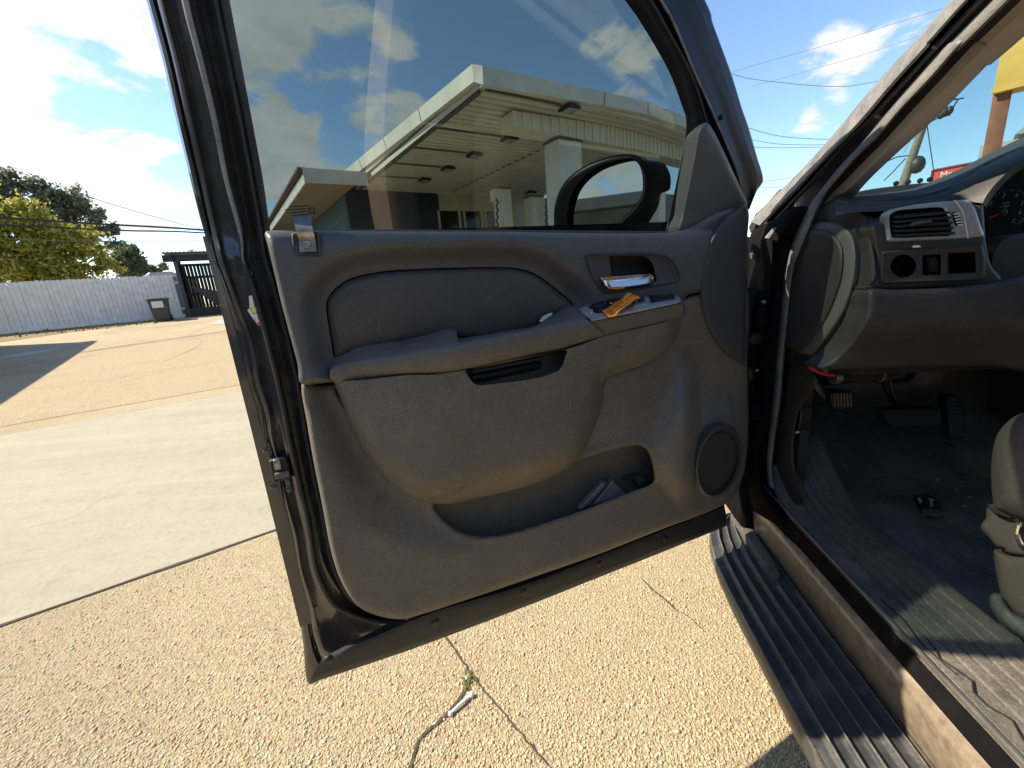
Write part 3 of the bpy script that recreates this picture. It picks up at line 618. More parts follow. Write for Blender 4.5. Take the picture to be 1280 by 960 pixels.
ap = loft('front_pillar', [lifted(pr(0,-.125),0), lifted(pr(0,-.078),0), lifted(pL(-.066)(PIL[:,0]*.8+PIL[:,1]*.2),0), lifted(pL(-.066)(PIL[:,0]*.2+PIL[:,1]*.8),0), lifted(pr(1,-.072),0)], M_PILLAR, car, n=6)
loft('pillar_channel', [lifted(pr(1,-.074),0), lifted(pL(-.10)(PIL[:,1]*.7+PIL[:,2]*.3),0), lifted(pL(-.10)(PIL[:,1]*.3+PIL[:,2]*.7),0), lifted(pr(2,-.085),0), lifted(pL(-.092)(PIL[:,2]*.5+PIL[:,3]*.5),0), lifted(pr(3,-.098),0)], M_PAINT, ap, n=6)
tube('channel_seal', crom(lifted(pL(-.082)(PIL[:,1]*.25+PIL[:,2]*.75),0),5), .004, M_RUB, ap)
loft('pillar_trim', [lifted(pr(4,-.115),0), lifted(pr(5,-.125),0), lifted(pL(-.135)(PIL[:,5]*.9+PIL[:,6]*.1),0), lifted(pL(-.150)(PIL[:,5]*.5+PIL[:,6]*.5),0), lifted(pL(-.175)(PIL[:,5]*.1+PIL[:,6]*.9),0), lifted(pL(-.22)(PIL[:,6]),0)], M_BEIGE, car, n=6)
loft('pillar_edge', [lifted(pL(-.100)(PIL[:,4]*.8+PIL[:,3]*.2),0), lifted(pL(-.112)(PIL[:,4]),0), lifted(pL(-.122)(PIL[:,4]*.4+PIL[:,5]*.6),0), lifted(pL(-.128)(PIL[:,5]),0)], M_RUB, ap, n=6)
# hinge pillar with its stepped black flange, running down into the sill corner
HP = [[(934,296),(950,296),(968,300),(984,300),(991,302),(1008,300)], [(934,345),(954,345),(966,342),(976,340),(981,340),(993,340)], [(933,400),(948,404),(962,395),(970,400),(975,400),(986,400)], [(931,440),(943,434),(958,447),(965,445),(970,445),(981,445)],
      [(932,490),(941,490),(953,495),(960,495),(966,495),(977,495)], [(930,540),(934,540),(949,545),(955,545),(960,545),(970,545)], [(926,583),(931,583),(947,572),(953,580),(957,582),(966,580)], [(922,612),(936,610),(951,604),(955,604),(959,606),(970,611)],
      [(930,640),(946,635),(962,630),(967,630),(972,629),(986,640)]]
HP = np.array(HP, float)
_hk = [0]
def hp(i, j, t, L0):
    k = _hk[0]/9; _hk[0] += 1
    return np.vstack([pL(L0)(HP[:, i]*(1-t)+HP[:, j]*t), [T(-.11,-.080-.010*k,.518+.033*k)], [T(-.35,-.086-.006*k,.521+.031*k)], [T(-1.45,-.086-.006*k,.521+.031*k)]])
bp_ = loft('hinge_pillar', [hp(0,0,0,-.10), hp(0,1,.5,-.085), hp(0,1,.9,-.060), hp(1,1,0,-.052), hp(1,2,.08,-.050), hp(1,2,.85,-.055), hp(2,2,0,-.060), hp(2,3,.15,-.078), hp(2,3,1,-.088), hp(3,4,1,-.098)], M_JAMB, car, n=7, angle=60)
for p, L0 in [((940,318),-.06),((955,378),-.05),((954,390),-.05),((946,463),-.05)]: ball('screw', pL(L0)(p)[0], .006, M_STEEL, bp_, 1)
# hinges and door check
for z in (.80, 1.04): box('door_hinge', T(.012,-.040,z), TF*.012, TL*.014, UP*.022, M_JAMB, bp_, .004)
tube('wiring_boot', [T(.03,-.05,.98), T(.018,-.035,.99), T(.01,-.02,.975)], .012, M_RUB, bp_, 8, 4)
ball('check_stop', pL(-.02)((935,468))[0], .022, M_BLACK, bp_, 2, (TL,.6))
# cowl corner between windscreen pillar and hinge pillar
COW = [(936,300),(940,288),(972,272),(990,258),(1000,262),(985,285),(972,305),(958,325),(950,332),(936,318)]
patch('cowl_corner', COW, lambda x,y,e: .012*rnd(e,5), M_JAMB, bp_, pt=pL(-.075), step=6, back=TL, skirt=.04, smooth=False)
patch('cowl_flange', [(953,300),(966,285),(970,284),(960,302),(955,306)], lambda x,y,e: .002*rnd(e,3), M_PILLAR, bp_, pt=pL(-.06), step=6, back=TL, skirt=.01, smooth=False)
patch('fender_edge', [(936,284),(944,268),(958,255),(975,236),(978,240),(966,254),(950,274),(938,292)], lambda x,y,e: 0*x, M_PAINT, bp_, pt=pL(-.13), step=6, back=TL, skirt=.03, smooth=False)
ball('cowl_bolt', pL(-.045)((940.5,319.5))[0], .008, mat('brass', (.55,.42,.2), .3, metal=.9), bp_, 2, (TL,.6))
# the big rubber door seal on the body, pillar to sill
DL = np.vstack([PIL[:8,3], HP[:,4]]); DR = np.vstack([PIL[:8,4], HP[:,5]])
seal_rows = [lifted(pL(-.100)(DL),0), lifted(pL(-.088)(DL*.85+DR*.15),0), lifted(pL(-.082)(DL*.55+DR*.45),0), lifted(pL(-.086)(DL*.2+DR*.8),0), lifted(pL(-.100)(DR),0)]
ext = [T(-1.4,-.092,.552), T(-1.4,-.09,.562), T(-1.4,-.094,.566), T(-1.4,-.104,.564), T(-1.4,-.112,.56)]
seal_rows = [np.vstack([r, [e]]) for r, e in zip(seal_rows, ext)]
loft('body_seal', seal_rows, M_SEAL, car, n=6, angle=70)

# profiles that run along the car: (L, z) section swept front to back
def sweep(name, sec, F0, F1, m, parent, nf=2, warp=None, angle=35, smooth=True):
    rows = []
    for (l, z) in sec:
        fs_ = np.linspace(F0, F1, nf); rows.append(np.array([T(f, *( (l, z) if warp is None else warp(f, l, z))) for f in fs_]))
    V = np.vstack(rows); Fc = [(a*nf+i, a*nf+i+1, (a+1)*nf+i+1, (a+1)*nf+i) for a in range(len(rows)-1) for i in range(nf-1)]
    return mesh_obj(name, V, Fc, m, parent, smooth, angle)
rk = sweep('rocker_panel', [(-.125,.30),(-.105,.36),(-.088,.42),(-.080,.45),(-.077,.475),(-.075,.500),(-.077,.512),(-.086,.520)], .13, -1.5, M_ROCK, car, 2, angle=80)
sweep('rocker_seam', [(-.1045,.40),(-.098,.406),(-.097,.412),(-.090,.414),(-.087,.420)], .10, -1.5, M_PAINT, rk, 2)
sillsec = [(-.097,.548),(-.099,.557),(-.104,.562),(-.128,.563)]
for k in range(5):
    l = -.136 - k*.022; sillsec += [(l,.5635),(l-.002,.559),(l-.005,.559),(l-.007,.5635)]
sillsec += [(-.252,.563),(-.262,.558),(-.272,.545),(-.275,.52),(-.276,.49)]
def wsill(f, l, z): k = max(0.0, (f + .12)/.2); return (l, z + .10*k*k)
sill = sweep('sill_plate', sillsec, .10, -1.5, M_SILL, car, 40, wsill, 30)
crack_ = [T(-.43-.018*i, -.119-.006*math.sin(i*1.7)-.003*math.sin(i*4.1), .5655) for i in range(26)]
tube('sill_crack', crack_, .0016, M_VOID, sill, 5, 1, [.0004,.0016,.0012,.002,.0010,.0018,.0006])
tube('sill_crack', [T(-.665,-.104,.5655), T(-.668,-.125,.566), T(-.655,-.135,.5662)], .0018, M_VOID, sill, 5, 3)
tube('sill_crack', [T(-.36-.05*i, -.112-.004*math.sin(i*2.3), .5652) for i in range(4)], .0010, M_VOID, sill, 5, 3)

# running board with ribbed tread
def rb_out(f):  # outer edge of the board at station f
    xs = np.array([-1.6,-.5,-.3,-.16,-.05,.04,.10,.14,.165,.178]); ys = np.array([.062,.062,.0615,.0615,.056,.040,.020,-.002,-.040,-.085]); return float(np.interp(f, xs, ys))
fs_ = np.r_[np.linspace(-1.6,-.2,15), np.linspace(-.15,.178,24)]
nl = 40; V = []; Fc = []
inner = -.112
ribs = [.12,.30,.48,.66,.84]
def tread_z(t):
    z = .400
    for r_ in ribs:
        z += .0075*math.exp(-((t-r_)/.022)**2)
    return z
ts = np.unique(np.concatenate([np.linspace(0,1,14)]+[np.linspace(r_-.05,r_+.05,7) for r_ in ribs]))
for f in fs_:
    o_ = rb_out(f)
    V += [T(f, o_-.012, .33), T(f, o_+.002, .37), T(f, o_+.003, .388), T(f, o_-.002, .399)]
    L_ = [o_-.006 - (o_-.006-inner)*t for t in ts]; z_edge = [tread_z(t) for t in ts]
    V += [T(f, l, z) for l, z in zip(L_, z_edge)]; V.append(T(f, inner-.02, .405))
w_ = 4+len(ts)+1
Fc = [(a*w_+i, a*w_+i+1, (a+1)*w_+i+1, (a+1)*w_+i) for a in range(len(fs_)-1) for i in range(w_-1)]
rb = mesh_obj('running_board', V, Fc, M_BOARD, car, True, 50)
for r_ in ribs:
    tube('tread_rib', [T(f, (rb_out(f)-.006)*(1-r_)+inner*r_, .4085) for f in fs_], .0016, M_RIB, rb, 6)
tube('board_edge', [T(f, rb_out(f)-.001, .3985) for f in fs_], .003, M_SILL, rb, 6)
patch('board_cap', [(913,645),(925,660),(944,690),(966,722),(975,716),(955,683),(936,655),(920,640)], lambda x,y,e: .004*rnd(e,4), M_SILL, rb, pt=pZ(.42), step=8, back=UP, skirt=.02)

# ================================================================== cabin: floor, kick panel, pedals, dash
def warp_floor(nu, nv, fn, name, m, parent):
    V = [fn(i/(nu-1), j/(nv-1)) for i in range(nu) for j in range(nv)]; Fc = [(i*nv+j, i*nv+j+1, (i+1)*nv+j+1, (i+1)*nv+j) for i in range(nu-1) for j in range(nv-1)]
    return mesh_obj(name, V, Fc, m, parent, True, 60)
def floor_fn(a, b):
    F_ = -1.5 + 2.05*a; l = -.255 - 1.1*b
    z = .475 + .02*noise.noise(Vector((F_*3, l*4, 1.3))) + .012*noise.noise(Vector((F_*9, l*7, 4))) + .05*math.exp(-((l+.265)/.035)**2)
    z += .20*sm((l*-1-.80)/.10)*(1 if F_ < .6 else 1)                  # centre tunnel
    z += .22*float(sm((F_-.22)/.3)); return T(F_, l, z)
fl = warp_floor(90, 60, floor_fn, 'floor_mat', M_MAT, car)
spk = []
for i in range(260):
    F_ = rng.uniform(-.65,.3); l = rng.uniform(-.85,-.28); a = (F_+1.5)/2.05; b = (-.255-l)/1.1; P = floor_fn(a, b)
    spk.append((P + UP*.001, rng.uniform(.0006,.0024) if i < 240 else rng.uniform(.003,.005)))
def specks(name, pts, m, parent=None):
    V = []; Fc = []
    for P, r in pts:
        k = len(V); ax = rng.normal(size=3); ax /= np.linalg.norm(ax)
        for q in [(1,0,0),(-1,0,0),(0,1,0),(0,-1,0),(0,0,1),(0,0,-1)]:
            V.append(np.asarray(P) + np.array(q)*r*rng.uniform(.5,1.3,3))
        Fc += [(k,k+2,k+4),(k+2,k+1,k+4),(k+1,k+3,k+4),(k+3,k,k+4),(k+2,k,k+5),(k+1,k+2,k+5),(k+3,k+1,k+5),(k,k+3,k+5)]
    o = mesh_obj(name, V, Fc, m, parent, False); return o
o = stuff(specks('crumbs', spk, mat('crumb', (.42,.40,.36), .8, col2=(.25,.22,.18), vscale=90))); tag(o, 'pale crumbs and grit scattered over the black floor mat', 'crumbs')
patch('kick_panel', [(994,440),(1012,458),(1017,480),(1005,500),(996,515),(991,540),(990,565),(992,588),(1001,603),(1006,615),(1000,628),(988,632),(979,622),(972,606),(968,580),(972,540),(979,495),(984,450)], lambda x,y,e: .0+.004*rnd(e,5), M_DASH, car, pt=pL(-.125), step=7, back=TL, skirt=.004)
patch('hood_release', [(991,508),(996,504),(1002,505),(1004,512),(1002,530),(998,541),(992,541),(989,530)], lambda x,y,e: .012+.010*rnd(e,4), M_BLACK, car, pt=pL(-.16), step=4, back=TL, skirt=.02)
patch('release_mark', [(993,540),(998,538),(998.5,541),(994,542.5)], lambda x,y,e: .024+0*x, M_WHITE, car, pt=pL(-.16), step=4, back=TL, skirt=.002, smooth=False, insets=())
# firewall, cowl side and body box that keep the cabin dark
M_CARPET = mat('black_carpet', (.032,.032,.033), .9, var=.4, vscale=120, bump=.002, bscale=300)
prism('firewall', [T(.52,-.10,.3), T(.60,-.10,1.12), T(.60,-1.75,1.12), T(.52,-1.75,.3)], TF*.03, M_CARPET, car)
prism('cowl_side', [T(.62,-.15,.3), T(.62,-.15,1.05), T(.10,-.15,1.05), T(.0,-.15,.9), T(.0,-.15,.52), T(.2,-.15,.3)], -TL*.02, M_CARPET, car)
prism('underbody', [T(.6,-.12,.34), T(-3.2,-.12,.34), T(-3.2,-1.75,.34), T(.6,-1.75,.34)], UP*.05, M_CARPET, car)
prism('far_side', [T(1.6,-1.80,.45), T(1.6,-1.80,1.22), T(-3.2,-1.80,1.22), T(-3.2,-1.80,.45)], -TL*.08, M_PAINT, car, bevel=.02)
prism('far_window', [T(-.4,-1.80,1.24), T(-.95,-1.66,1.72), T(-3.0,-1.66,1.72), T(-3.2,-1.80,1.24)], -TL*.006, M_GLASSP, car)
rf = prism('roof', [T(-.98,-.22,1.80), T(-.98,-1.66,1.80), T(-3.2,-1.66,1.82), T(-3.2,-.22,1.82)], UP*.06, M_PAINT, car, bevel=.02)
prism('headliner', [T(-.97,-.24,1.775), T(-.97,-1.64,1.775), T(-3.15,-1.64,1.79), T(-3.15,-.24,1.79)], UP*.012, M_BEIGE, car)
prism('rear_panel', [T(-3.2,-.2,.45), T(-3.2,-1.75,.45), T(-3.2,-1.66,1.8), T(-3.2,-.22,1.8)], -TF*.06, M_PAINT, car, bevel=.02)
prism('roof_rail', [T(-1.38,-.185,1.70), T(-1.38,-.225,1.83), T(-3.22,-.225,1.85), T(-3.22,-.185,1.70)], -TL*.05, M_PAINT, car, bevel=.01)
prism('roof_rail', [T(-.95,-1.62,1.70), T(-.95,-1.62,1.82), T(-3.22,-1.62,1.84), T(-3.22,-1.62,1.70)], -TL*.06, M_PAINT, car, bevel=.01)
rd = prism('rear_door', [T(-1.42,-.07,.5), T(-1.42,-.07,1.27), T(-2.6,-.07,1.27), T(-2.6,-.07,.8), T(-2.3,-.07,.5)], -TL*.12, M_PAINT, car, bevel=.02)
prism('rear_window', [T(-1.45,-.09,1.27), T(-1.45,-.21,1.74), T(-2.5,-.21,1.74), T(-2.6,-.09,1.27)], -TL*.006, M_GLASSP, rd)
bpil = loft('middle_pillar', [np.array([T(-1.24,-.11,.56),T(-1.27,-.11,1.0),T(-1.30,-.115,1.27),T(-1.30,-.23,1.79)]), np.array([T(-1.25,-.075,.56),T(-1.28,-.075,1.0),T(-1.31,-.08,1.27),T(-1.31,-.20,1.79)]), np.array([T(-1.42,-.075,.56),T(-1.42,-.075,1.0),T(-1.42,-.08,1.27),T(-1.40,-.20,1.79)]), np.array([T(-1.44,-.24,.56),T(-1.44,-.24,1.0),T(-1.44,-.22,1.27),T(-1.41,-.30,1.79)]), np.array([T(-1.28,-.24,.56),T(-1.30,-.24,1.0),T(-1.32,-.22,1.27),T(-1.31,-.30,1.79)])], M_BEIGE, car, n=3, closed=True)
loft('seat_belt', [np.array([T(-1.27,-.235,.6),T(-1.30,-.225,1.2),T(-1.31,-.27,1.62)]), np.array([T(-1.32,-.235,.6),T(-1.35,-.225,1.2),T(-1.36,-.27,1.62)])], mat('belt_webbing', (.30,.28,.26), .7), bpil, n=3, back=-TL*.002)
# front wing and bonnet outside the windscreen
prism('front_fender', [T(.045,-.035,.60), T(.045,-.04,1.10), T(.62,-.05,1.09), T(1.55,-.06,1.0), T(1.6,-.06,.72), T(1.28,-.06,.95), T(.90,-.06,.95), T(.62,-.05,.60), T(.4,-.05,.42), T(.06,-.05,.42)], -TL*.10, M_JAMB, car, bevel=.015)
prism('bonnet', [T(.62,-.22,1.04), T(.62,-1.62,1.04), T(1.6,-1.6,.98), T(1.6,-.22,.98)], UP*.05, M_PAINT, car, bevel=.015)
ws = mesh_obj('windshield', [T(.46,-.10,1.11), T(.46,-1.78,1.11), T(-.97,-1.64,1.795), T(-.97,-.23,1.795)], [(0,1,2,3)], M_GLASSW, car, False)

# ---- dash: outboard end
dL = pL(-.12, 0)
patch('dash_side', [(1040,250),(1054,249),(1070,255),(1081,266),(1090,295),(1096,330),(1095,350),(1086,362),(1085,368),(1080,390),(1060,425),(1035,448),(1017,461),(998,458),(984,447),(982,420),(988,360),(996,310),(1010,272)], lambda x,y,e: .0+.010*rnd(e,6), M_DASH, car, pt=dL, step=6, back=TL, skirt=.008)
patch('fuse_cover', [(1018,280),(1030,277.5),(1045,279),(1058,284),(1066,293),(1071,308),(1071.5,330),(1069,350),(1062,375),(1052,396),(1041,413),(1030,428),(1019,440),(1008,443.5),(994,438),(984,430),(982,400),(986,360),(992,325),(1002,295)], lambda x,y,e: .012+.010*rnd(e,8), M_DASHL, car, pt=dL, step=5, back=TL, skirt=.02)
patch('fuse_cover', [(1012,288),(1024,287),(1036,290),(1046,297),(1052,308),(1054,322),(1052,345),(1046,366),(1035,393),(1018,420),(1004,436),(994,437),(983,431),(981,400),(985,360),(992,325),(1001,299)], lambda x,y,e: .022+.006*rnd(e,6), M_DASH, car, pt=dL, step=5, back=TL, skirt=.01)
patch('dash_lower_end', [(1085,363),(1087,370),(1082,392),(1066,422),(1043,446),(1022,461),(1008,463),(994,456),(994,446),(1010,446),(1022,442),(1044,414),(1066,376),(1072,362)], lambda x,y,e: .004+.008*rnd(e,5), M_DASH, car, pt=dL, step=5, back=TL, skirt=.010)
patch('dash_clip', [(991,446),(1008,447),(1008,460),(992,457)], lambda x,y,e: .016+.003*rnd(e,3), M_BLACK, car, pt=dL, step=4, back=TL, skirt=.01, smooth=False)
# ---- dash: face toward the driver
FD = pF(-.228); BK = -TF
VH = [(1111.5,272),(1116,266),(1126,262.5),(1150,260.3),(1174,259),(1180,261.5),(1185,271),(1189,286),(1189,292),(1185,295),(1160,296),(1120,297.5),(1114,293)]
tc_ = np.linspace(0, 2*math.pi, 22, endpoint=False); H1 = np.stack([1129+16.3*np.cos(tc_), 332.5+14.5*np.sin(tc_)], 1)
H2 = [(1153,319),(1176,317.5),(1176,343.5),(1152.5,344)]; H3 = [(1184.5,316.5),(1219,314.5),(1220,341),(1185,342.5)]
RFH = [ring(VH, (-1.5,-.3), 4), ring(H1, (-1.5,-.3), 4, False), ring(H2, (-1.5,-.3), 4, False), ring(H3, (-1.5,-.3), 4, False)]
def d_face(x, y, e):
    d = .0 - .09*(1-sm((y-(262-.20*(x-1080)))/26)) + .006*rnd(e,5)
    for rr_ in RFH: d = np.where(inside(rr_[0], x, y) & (dist(rr_[0], x, y, True) > .5), -.07, d)
    return d
dash = patch('dashboard', [(1084,362),(1095,350),(1097,330),(1091,295),(1082,266),(1070,254),(1090,251),(1120,247),(1160,241),(1195,231),(1218,236),(1228,252),(1232,300),(1238,330),(1250,355),(1180,359)], d_face, M_DASH, car, pt=FD, step=5, back=BK, skirt=.06, feats=RFH)
# top pad rolling forward to the windscreen base
TPn, TPf = J((1045,252),(1075,249),(1110,247.5),(1150,243),(1185,234),(1210,222),(1240,204),(1290,178)), J((1056,246),(1075,244.5),(1110,240.5),(1140,236),(1165,226.5),(1200,211),(1240,190),(1290,166))
loft('dash_top', [pF(-.20)(TPn+(0,16)), pF(-.16)(TPn+(0,6)), pF(-.10)(mixp(TPn,TPf,.3)), pF(.0)(mixp(TPn,TPf,.7)), pF(.15)(TPf), pF(.40)(TPf+(0,2.0))-UP*.03, pF(.55)(TPf)-UP*.12], M_TOP, car, n=5, angle=70)
# instrument hood and cluster
HO = J((1228,254),(1234,243),(1246,228),(1262,213),(1278,202),(1300,190)); 
loft('cluster_hood', [pF(-.16)(J((1160,248),(1180,240),(1200,228),(1225,212),(1255,196),(1300,172))), pF(-.21)(J((1195,250),(1208,240),(1224,226),(1244,210),(1266,197),(1300,180))), pF(-.235)(mixp(HO,J((1215,252),(1222,240),(1236,225),(1252,209),(1270,198),(1300,184)),.4)), pF(-.24)(HO), pF(-.22)(HO+(1.5,1.2)), pF(-.10)(HO+(5,6))], M_DASH, dash, n=5, angle=60)
patch('cluster_face', [(1226,250),(1240,232),(1262,212),(1300,190),(1300,372),(1250,360),(1238,330),(1232,296)], lambda x,y,e: 0*x, mat('cluster_black', (.008,.008,.009), .6, spec=.1), dash, pt=pF(-.06), step=20, back=BK, skirt=.01, smooth=False, insets=())
M_NUM = mat('gauge_print', (.30,.30,.29), .6)
GC = pF(-.065)((1250,266))[0]; gr = np.linalg.norm(pF(-.065)((1281,266))[0]-GC)
aR = -TL; aU = UP*.97 - TF*.2; aU = aU - aR*aU.dot(aR); aU /= np.linalg.norm(aU)
def gpt(r, deg): return GC + aR*gr*r*math.cos(R(deg)) + aU*gr*r*math.sin(R(deg)) - TF*.004
tube('gauge_ring', [gpt(1.03, a) for a in range(-35, 60, 8)], .0014, M_CHROME, dash, 6)
for k in range(31):
    a = 205 - k*8; p0, p1 = gpt(.95, a), gpt(.86 if k % 5 == 0 else .90, a); tube('gauge_tick', [p0, p1], .0005, M_NUM, dash, 4)
for k, a in zip('1234567', (185, 145, 105, 65, 25, -5, -35)):
    text('gauge_numeral', k, gpt(.74, a), aR, aU, .0115, M_NUM, dash)
text('gauge_numeral', 'RPM', gpt(.38, 88), aR, aU, .0065, M_NUM, dash); text('gauge_numeral', 'x 1000', gpt(.25, 88), aR, aU, .0055, M_NUM, dash)
tube('gauge_needle', [gpt(.06, 200)-TF*.002, gpt(.5, 203)-TF*.002], .0014, mat('needle_red', (.8,.05,.03), .4), dash, 5)
ball('gauge_hub', gpt(0,0)-TF*.002, .008, M_BLACK, dash, 2, (TF,.5))
# vent
VF = [(1105,274),(1106.5,268),(1114,262.5),(1130,258.5),(1155,254.5),(1190,251),(1211,249.5),(1215,253),(1221,264),(1226,280),(1230,293),(1229,296),(1210,298),(1180,300),(1140,301.5),(1112,302.5),(1107,297)]
VH = [(1111.5,272),(1116,266),(1126,262.5),(1150,260.3),(1174,259),(1180,261.5),(1185,271),(1189,286),(1189,292),(1185,295),(1160,296),(1120,297.5),(1114,293)]
RV = ring(VH, (0, 1.2), 3.5)
def d_vf(x, y, e):
    inh = inside(RV[0], x, y); dp = dist(RV[0], x, y, True)
    return np.where(inh & (dp>.5), -.045, .004+.006*rnd(e,4)+.002*np.exp(-((dp-2)/1.5)**2))
patch('vent_frame', VF, d_vf, M_SILVER, dash, pt=FD, step=4, back=BK, skirt=.01, feats=[RV])
patch('vent_cavity', VH, lambda x,y,e: -.040+0*x, M_VOID, dash, pt=FD, step=9, back=BK, skirt=0, insets=())
for k in range(5):
    t = (k+.5)/5; yl = 268+t*28; yr = 262+t*32; xl = 1113+1.0*abs(t-.5)*2; xr = 1181+8*t
    a, b = FD([(xl, yl),(xr, yr-1)], .002); box('vent_slat', (a+b)/2, (b-a)/2, -TF*.010-UP*.003, UP*.0022, M_BLACK, dash, .001)
patch('vent_tab', [(1137,282),(1140,278),(1150,276),(1165,274.5),(1165.5,278),(1146,280.5),(1140,283)], lambda x,y,e: .012+.004*rnd(e,2), M_DASHL, dash, pt=FD, step=4, back=BK, skirt=.01, smooth=False)
patch('thumb_wheel', [(1189.5,266),(1195,264.5),(1201,273),(1203,282),(1195.5,283),(1192,275)], lambda x,y,e: .012+0*x, M_VOID, dash, pt=FD, step=4, back=BK, skirt=.004, smooth=False)
for k in range(5):
    t = k/4; a, b = FD([(1193+5*t, 267.5+14*t),(1198+4*t, 266.8+14*t)], .014); box('wheel_rib', (a+b)/2, (b-a)/2, -TF*.002, UP*.0012, M_WHITE, dash)
tube('vent_seam', FD([(1193,250.5),(1202,262),(1207,280),(1210,298)], .0105), .0009, M_WHITE, dash, 5, 3)
# switch bezel with empty openings
BZ = [(1101,317),(1104,314),(1125,311.5),(1170,308.5),(1222,306),(1229,308.5),(1232,318),(1232.5,332),(1231,346),(1225,351),(1190,353),(1140,354.5),(1103,355.5),(1099.5,350)]
tc_ = np.linspace(0, 2*math.pi, 22, endpoint=False); H1 = np.stack([1129+16.3*np.cos(tc_), 332.5+14.5*np.sin(tc_)], 1)
H2 = [(1153,319),(1176,317.5),(1176,343.5),(1152.5,344)]; H3 = [(1184.5,316.5),(1219,314.5),(1220,341),(1185,342.5)]
RB_ = [ring(H1, (0,1.2), 3.5, False), ring(H2, (0,1.2), 3.5, False), ring(H3, (0,1.2), 3.5, False)]
def d_bz(x, y, e):
    d = .003+.008*rnd(e,3.5)+.003*np.exp(-((e-3)/1.5)**2)
    for rr_ in RB_:
        i_ = inside(rr_[0], x, y) & (dist(rr_[0], x, y, True) > .5); d = np.where(i_, -.05, d)
    return d
patch('switch_bezel', BZ, d_bz, M_DASH, dash, pt=FD, step=5, back=BK, skirt=.01, feats=RB_)
for Hh in (H1, H2, H3): patch('switch_hole', Hh, lambda x,y,e: -.045+0*x, M_VOID, dash, pt=FD, step=9, back=BK, skirt=0, insets=(), smooth=False)
patch('hole_clip', [(1163,322),(1172,321),(1173,338),(1166,341),(1165,330)], lambda x,y,e: -.012+0*x, M_DASHL, dash, pt=FD, step=5, back=BK, skirt=.01, smooth=False, insets=())
patch('paint_chip', [(1140,308),(1144,306.3),(1150,306.6),(1152,308.5),(1146,309.5),(1141,310)], lambda x,y,e: .012+0*x, M_WHITE, dash, pt=FD, step=4, back=BK, skirt=.002, insets=())
# knee panel
def d_kn(x, y, e): return .012+.012*rnd(e,8)-.05*sm((y-395)/60)
patch('knee_panel', [(1087,363),(1120,362),(1180,360),(1240,354),(1300,351),(1300,456),(1230,457),(1150,459),(1060,461),(1024,461),(1044,446),(1067,421),(1082,392)], d_kn, M_DASH, dash, pt=FD, step=7, back=BK, skirt=.05)
patch('dash_lower_shade', [(1236,335),(1250,300),(1300,296),(1300,356),(1246,358)], lambda x,y,e: .01*rnd(e,5), M_DASH, dash, pt=pF(-.19), step=7, back=BK, skirt=.03)
# ---- under the dash
hb = prism('dash_underside', [T(-.16,-.15,.93), T(.55,-.15,.90), T(.55,-1.7,.90), T(-.16,-1.7,.93)], UP*.02, M_CARPET, car)
wc = tube('wiring_connector', pF(-.10)([(1044,471),(1080,467),(1100,468),(1127,465)]), .014, M_BLACK, car, 8, 3)
tube('connector_ring', pF(-.10)([(1040,470),(1048,470)]), .018, M_STEEL, wc, 10); tube('connector_ring', pF(-.10)([(1098,468),(1102,468)]), .0165, M_DASHL, wc, 10)
box('connector_tab', pF(-.10)((1085,471))[0], TL*.03, TF*.01, UP*.008, M_BLACK, wc, .003)
tube('red_wire', pF(-.11)([(1012,459),(1022,464.5),(1032,468),(1043,469)]), .0032, M_RED, car, 8, 4)
tube('loose_cable', pF(-.02)([(1120,462),(1135,459),(1150,457),(1175,459)]), .008, M_VOID, car, 6, 3)
# pedals
pb = patch('parking_brake', [(1037,492),(1040,488.5),(1062,489),(1066,493),(1067.5,507),(1064,510),(1043,511),(1038,503)], lambda x,y,e: .012*rnd(e,3), M_RUB, car, pt=pF(.05), step=4, back=BK, skirt=.02)
for k in range(6):
    a, b = pF(.05)([(1043+k*4, 491.5),(1044+k*4.0, 508)], .014); tube('pedal_rib', [a, b], .0022, M_DASHL, pb, 5)
tube('pedal_arm', pF(.08)([(1014,470),(1022,485),(1034,497),(1042,502)]), .009, M_STEEL, pb, 6, 3)
br = patch('brake_pedal', [(1101,514),(1106,511.5),(1140,510),(1172,509.5),(1176,514),(1176,530),(1172,534),(1115,535.5),(1110,532)], lambda x,y,e: .014*rnd(e,4), M_RUB, car, pt=pF(.06), step=6, back=BK, skirt=.02)
for k in range(6):
    a, b = pF(.06)([(1108+k*.8, 514+k*3.4),(1172, 513+k*3.4)], .015); tube('pedal_rib', [a, b], .0018, M_DASH, br, 5)
tube('pedal_arm', pF(.12)([(1106,470),(1112,490),(1122,505),(1132,514)]), .011, M_BLACK, br, 6, 3)
tube('arm_edge', pF(.10)([(1113,473),(1117,492),(1126,508)]), .002, M_DASHL, br, 5, 3)
ga = patch('gas_pedal', [(1181,497),(1184,494),(1198,496),(1204,506),(1207,530),(1206,547),(1202,549),(1186,549),(1183,530)], lambda x,y,e: .012*rnd(e,4)+.02*sm((y-500)/40), M_RUB, car, pt=pF(.10), step=6, back=BK, skirt=.02)
for k in range(9):
    a, b = pF(.10)([(1185+k*.3, 503+k*5),(1203+k*.3, 503+k*5)], .016+.002*k); tube('pedal_rib', [a, b], .0012, M_DASH, ga, 4)
patch('console_side', [(1232,515),(1238,470),(1255,440),(1300,430),(1300,530),(1262,528)], lambda x,y,e: .01*rnd(e,8), M_DASH, car, pt=pL(-.80,0), step=9, back=TL, skirt=.03, smooth=False)

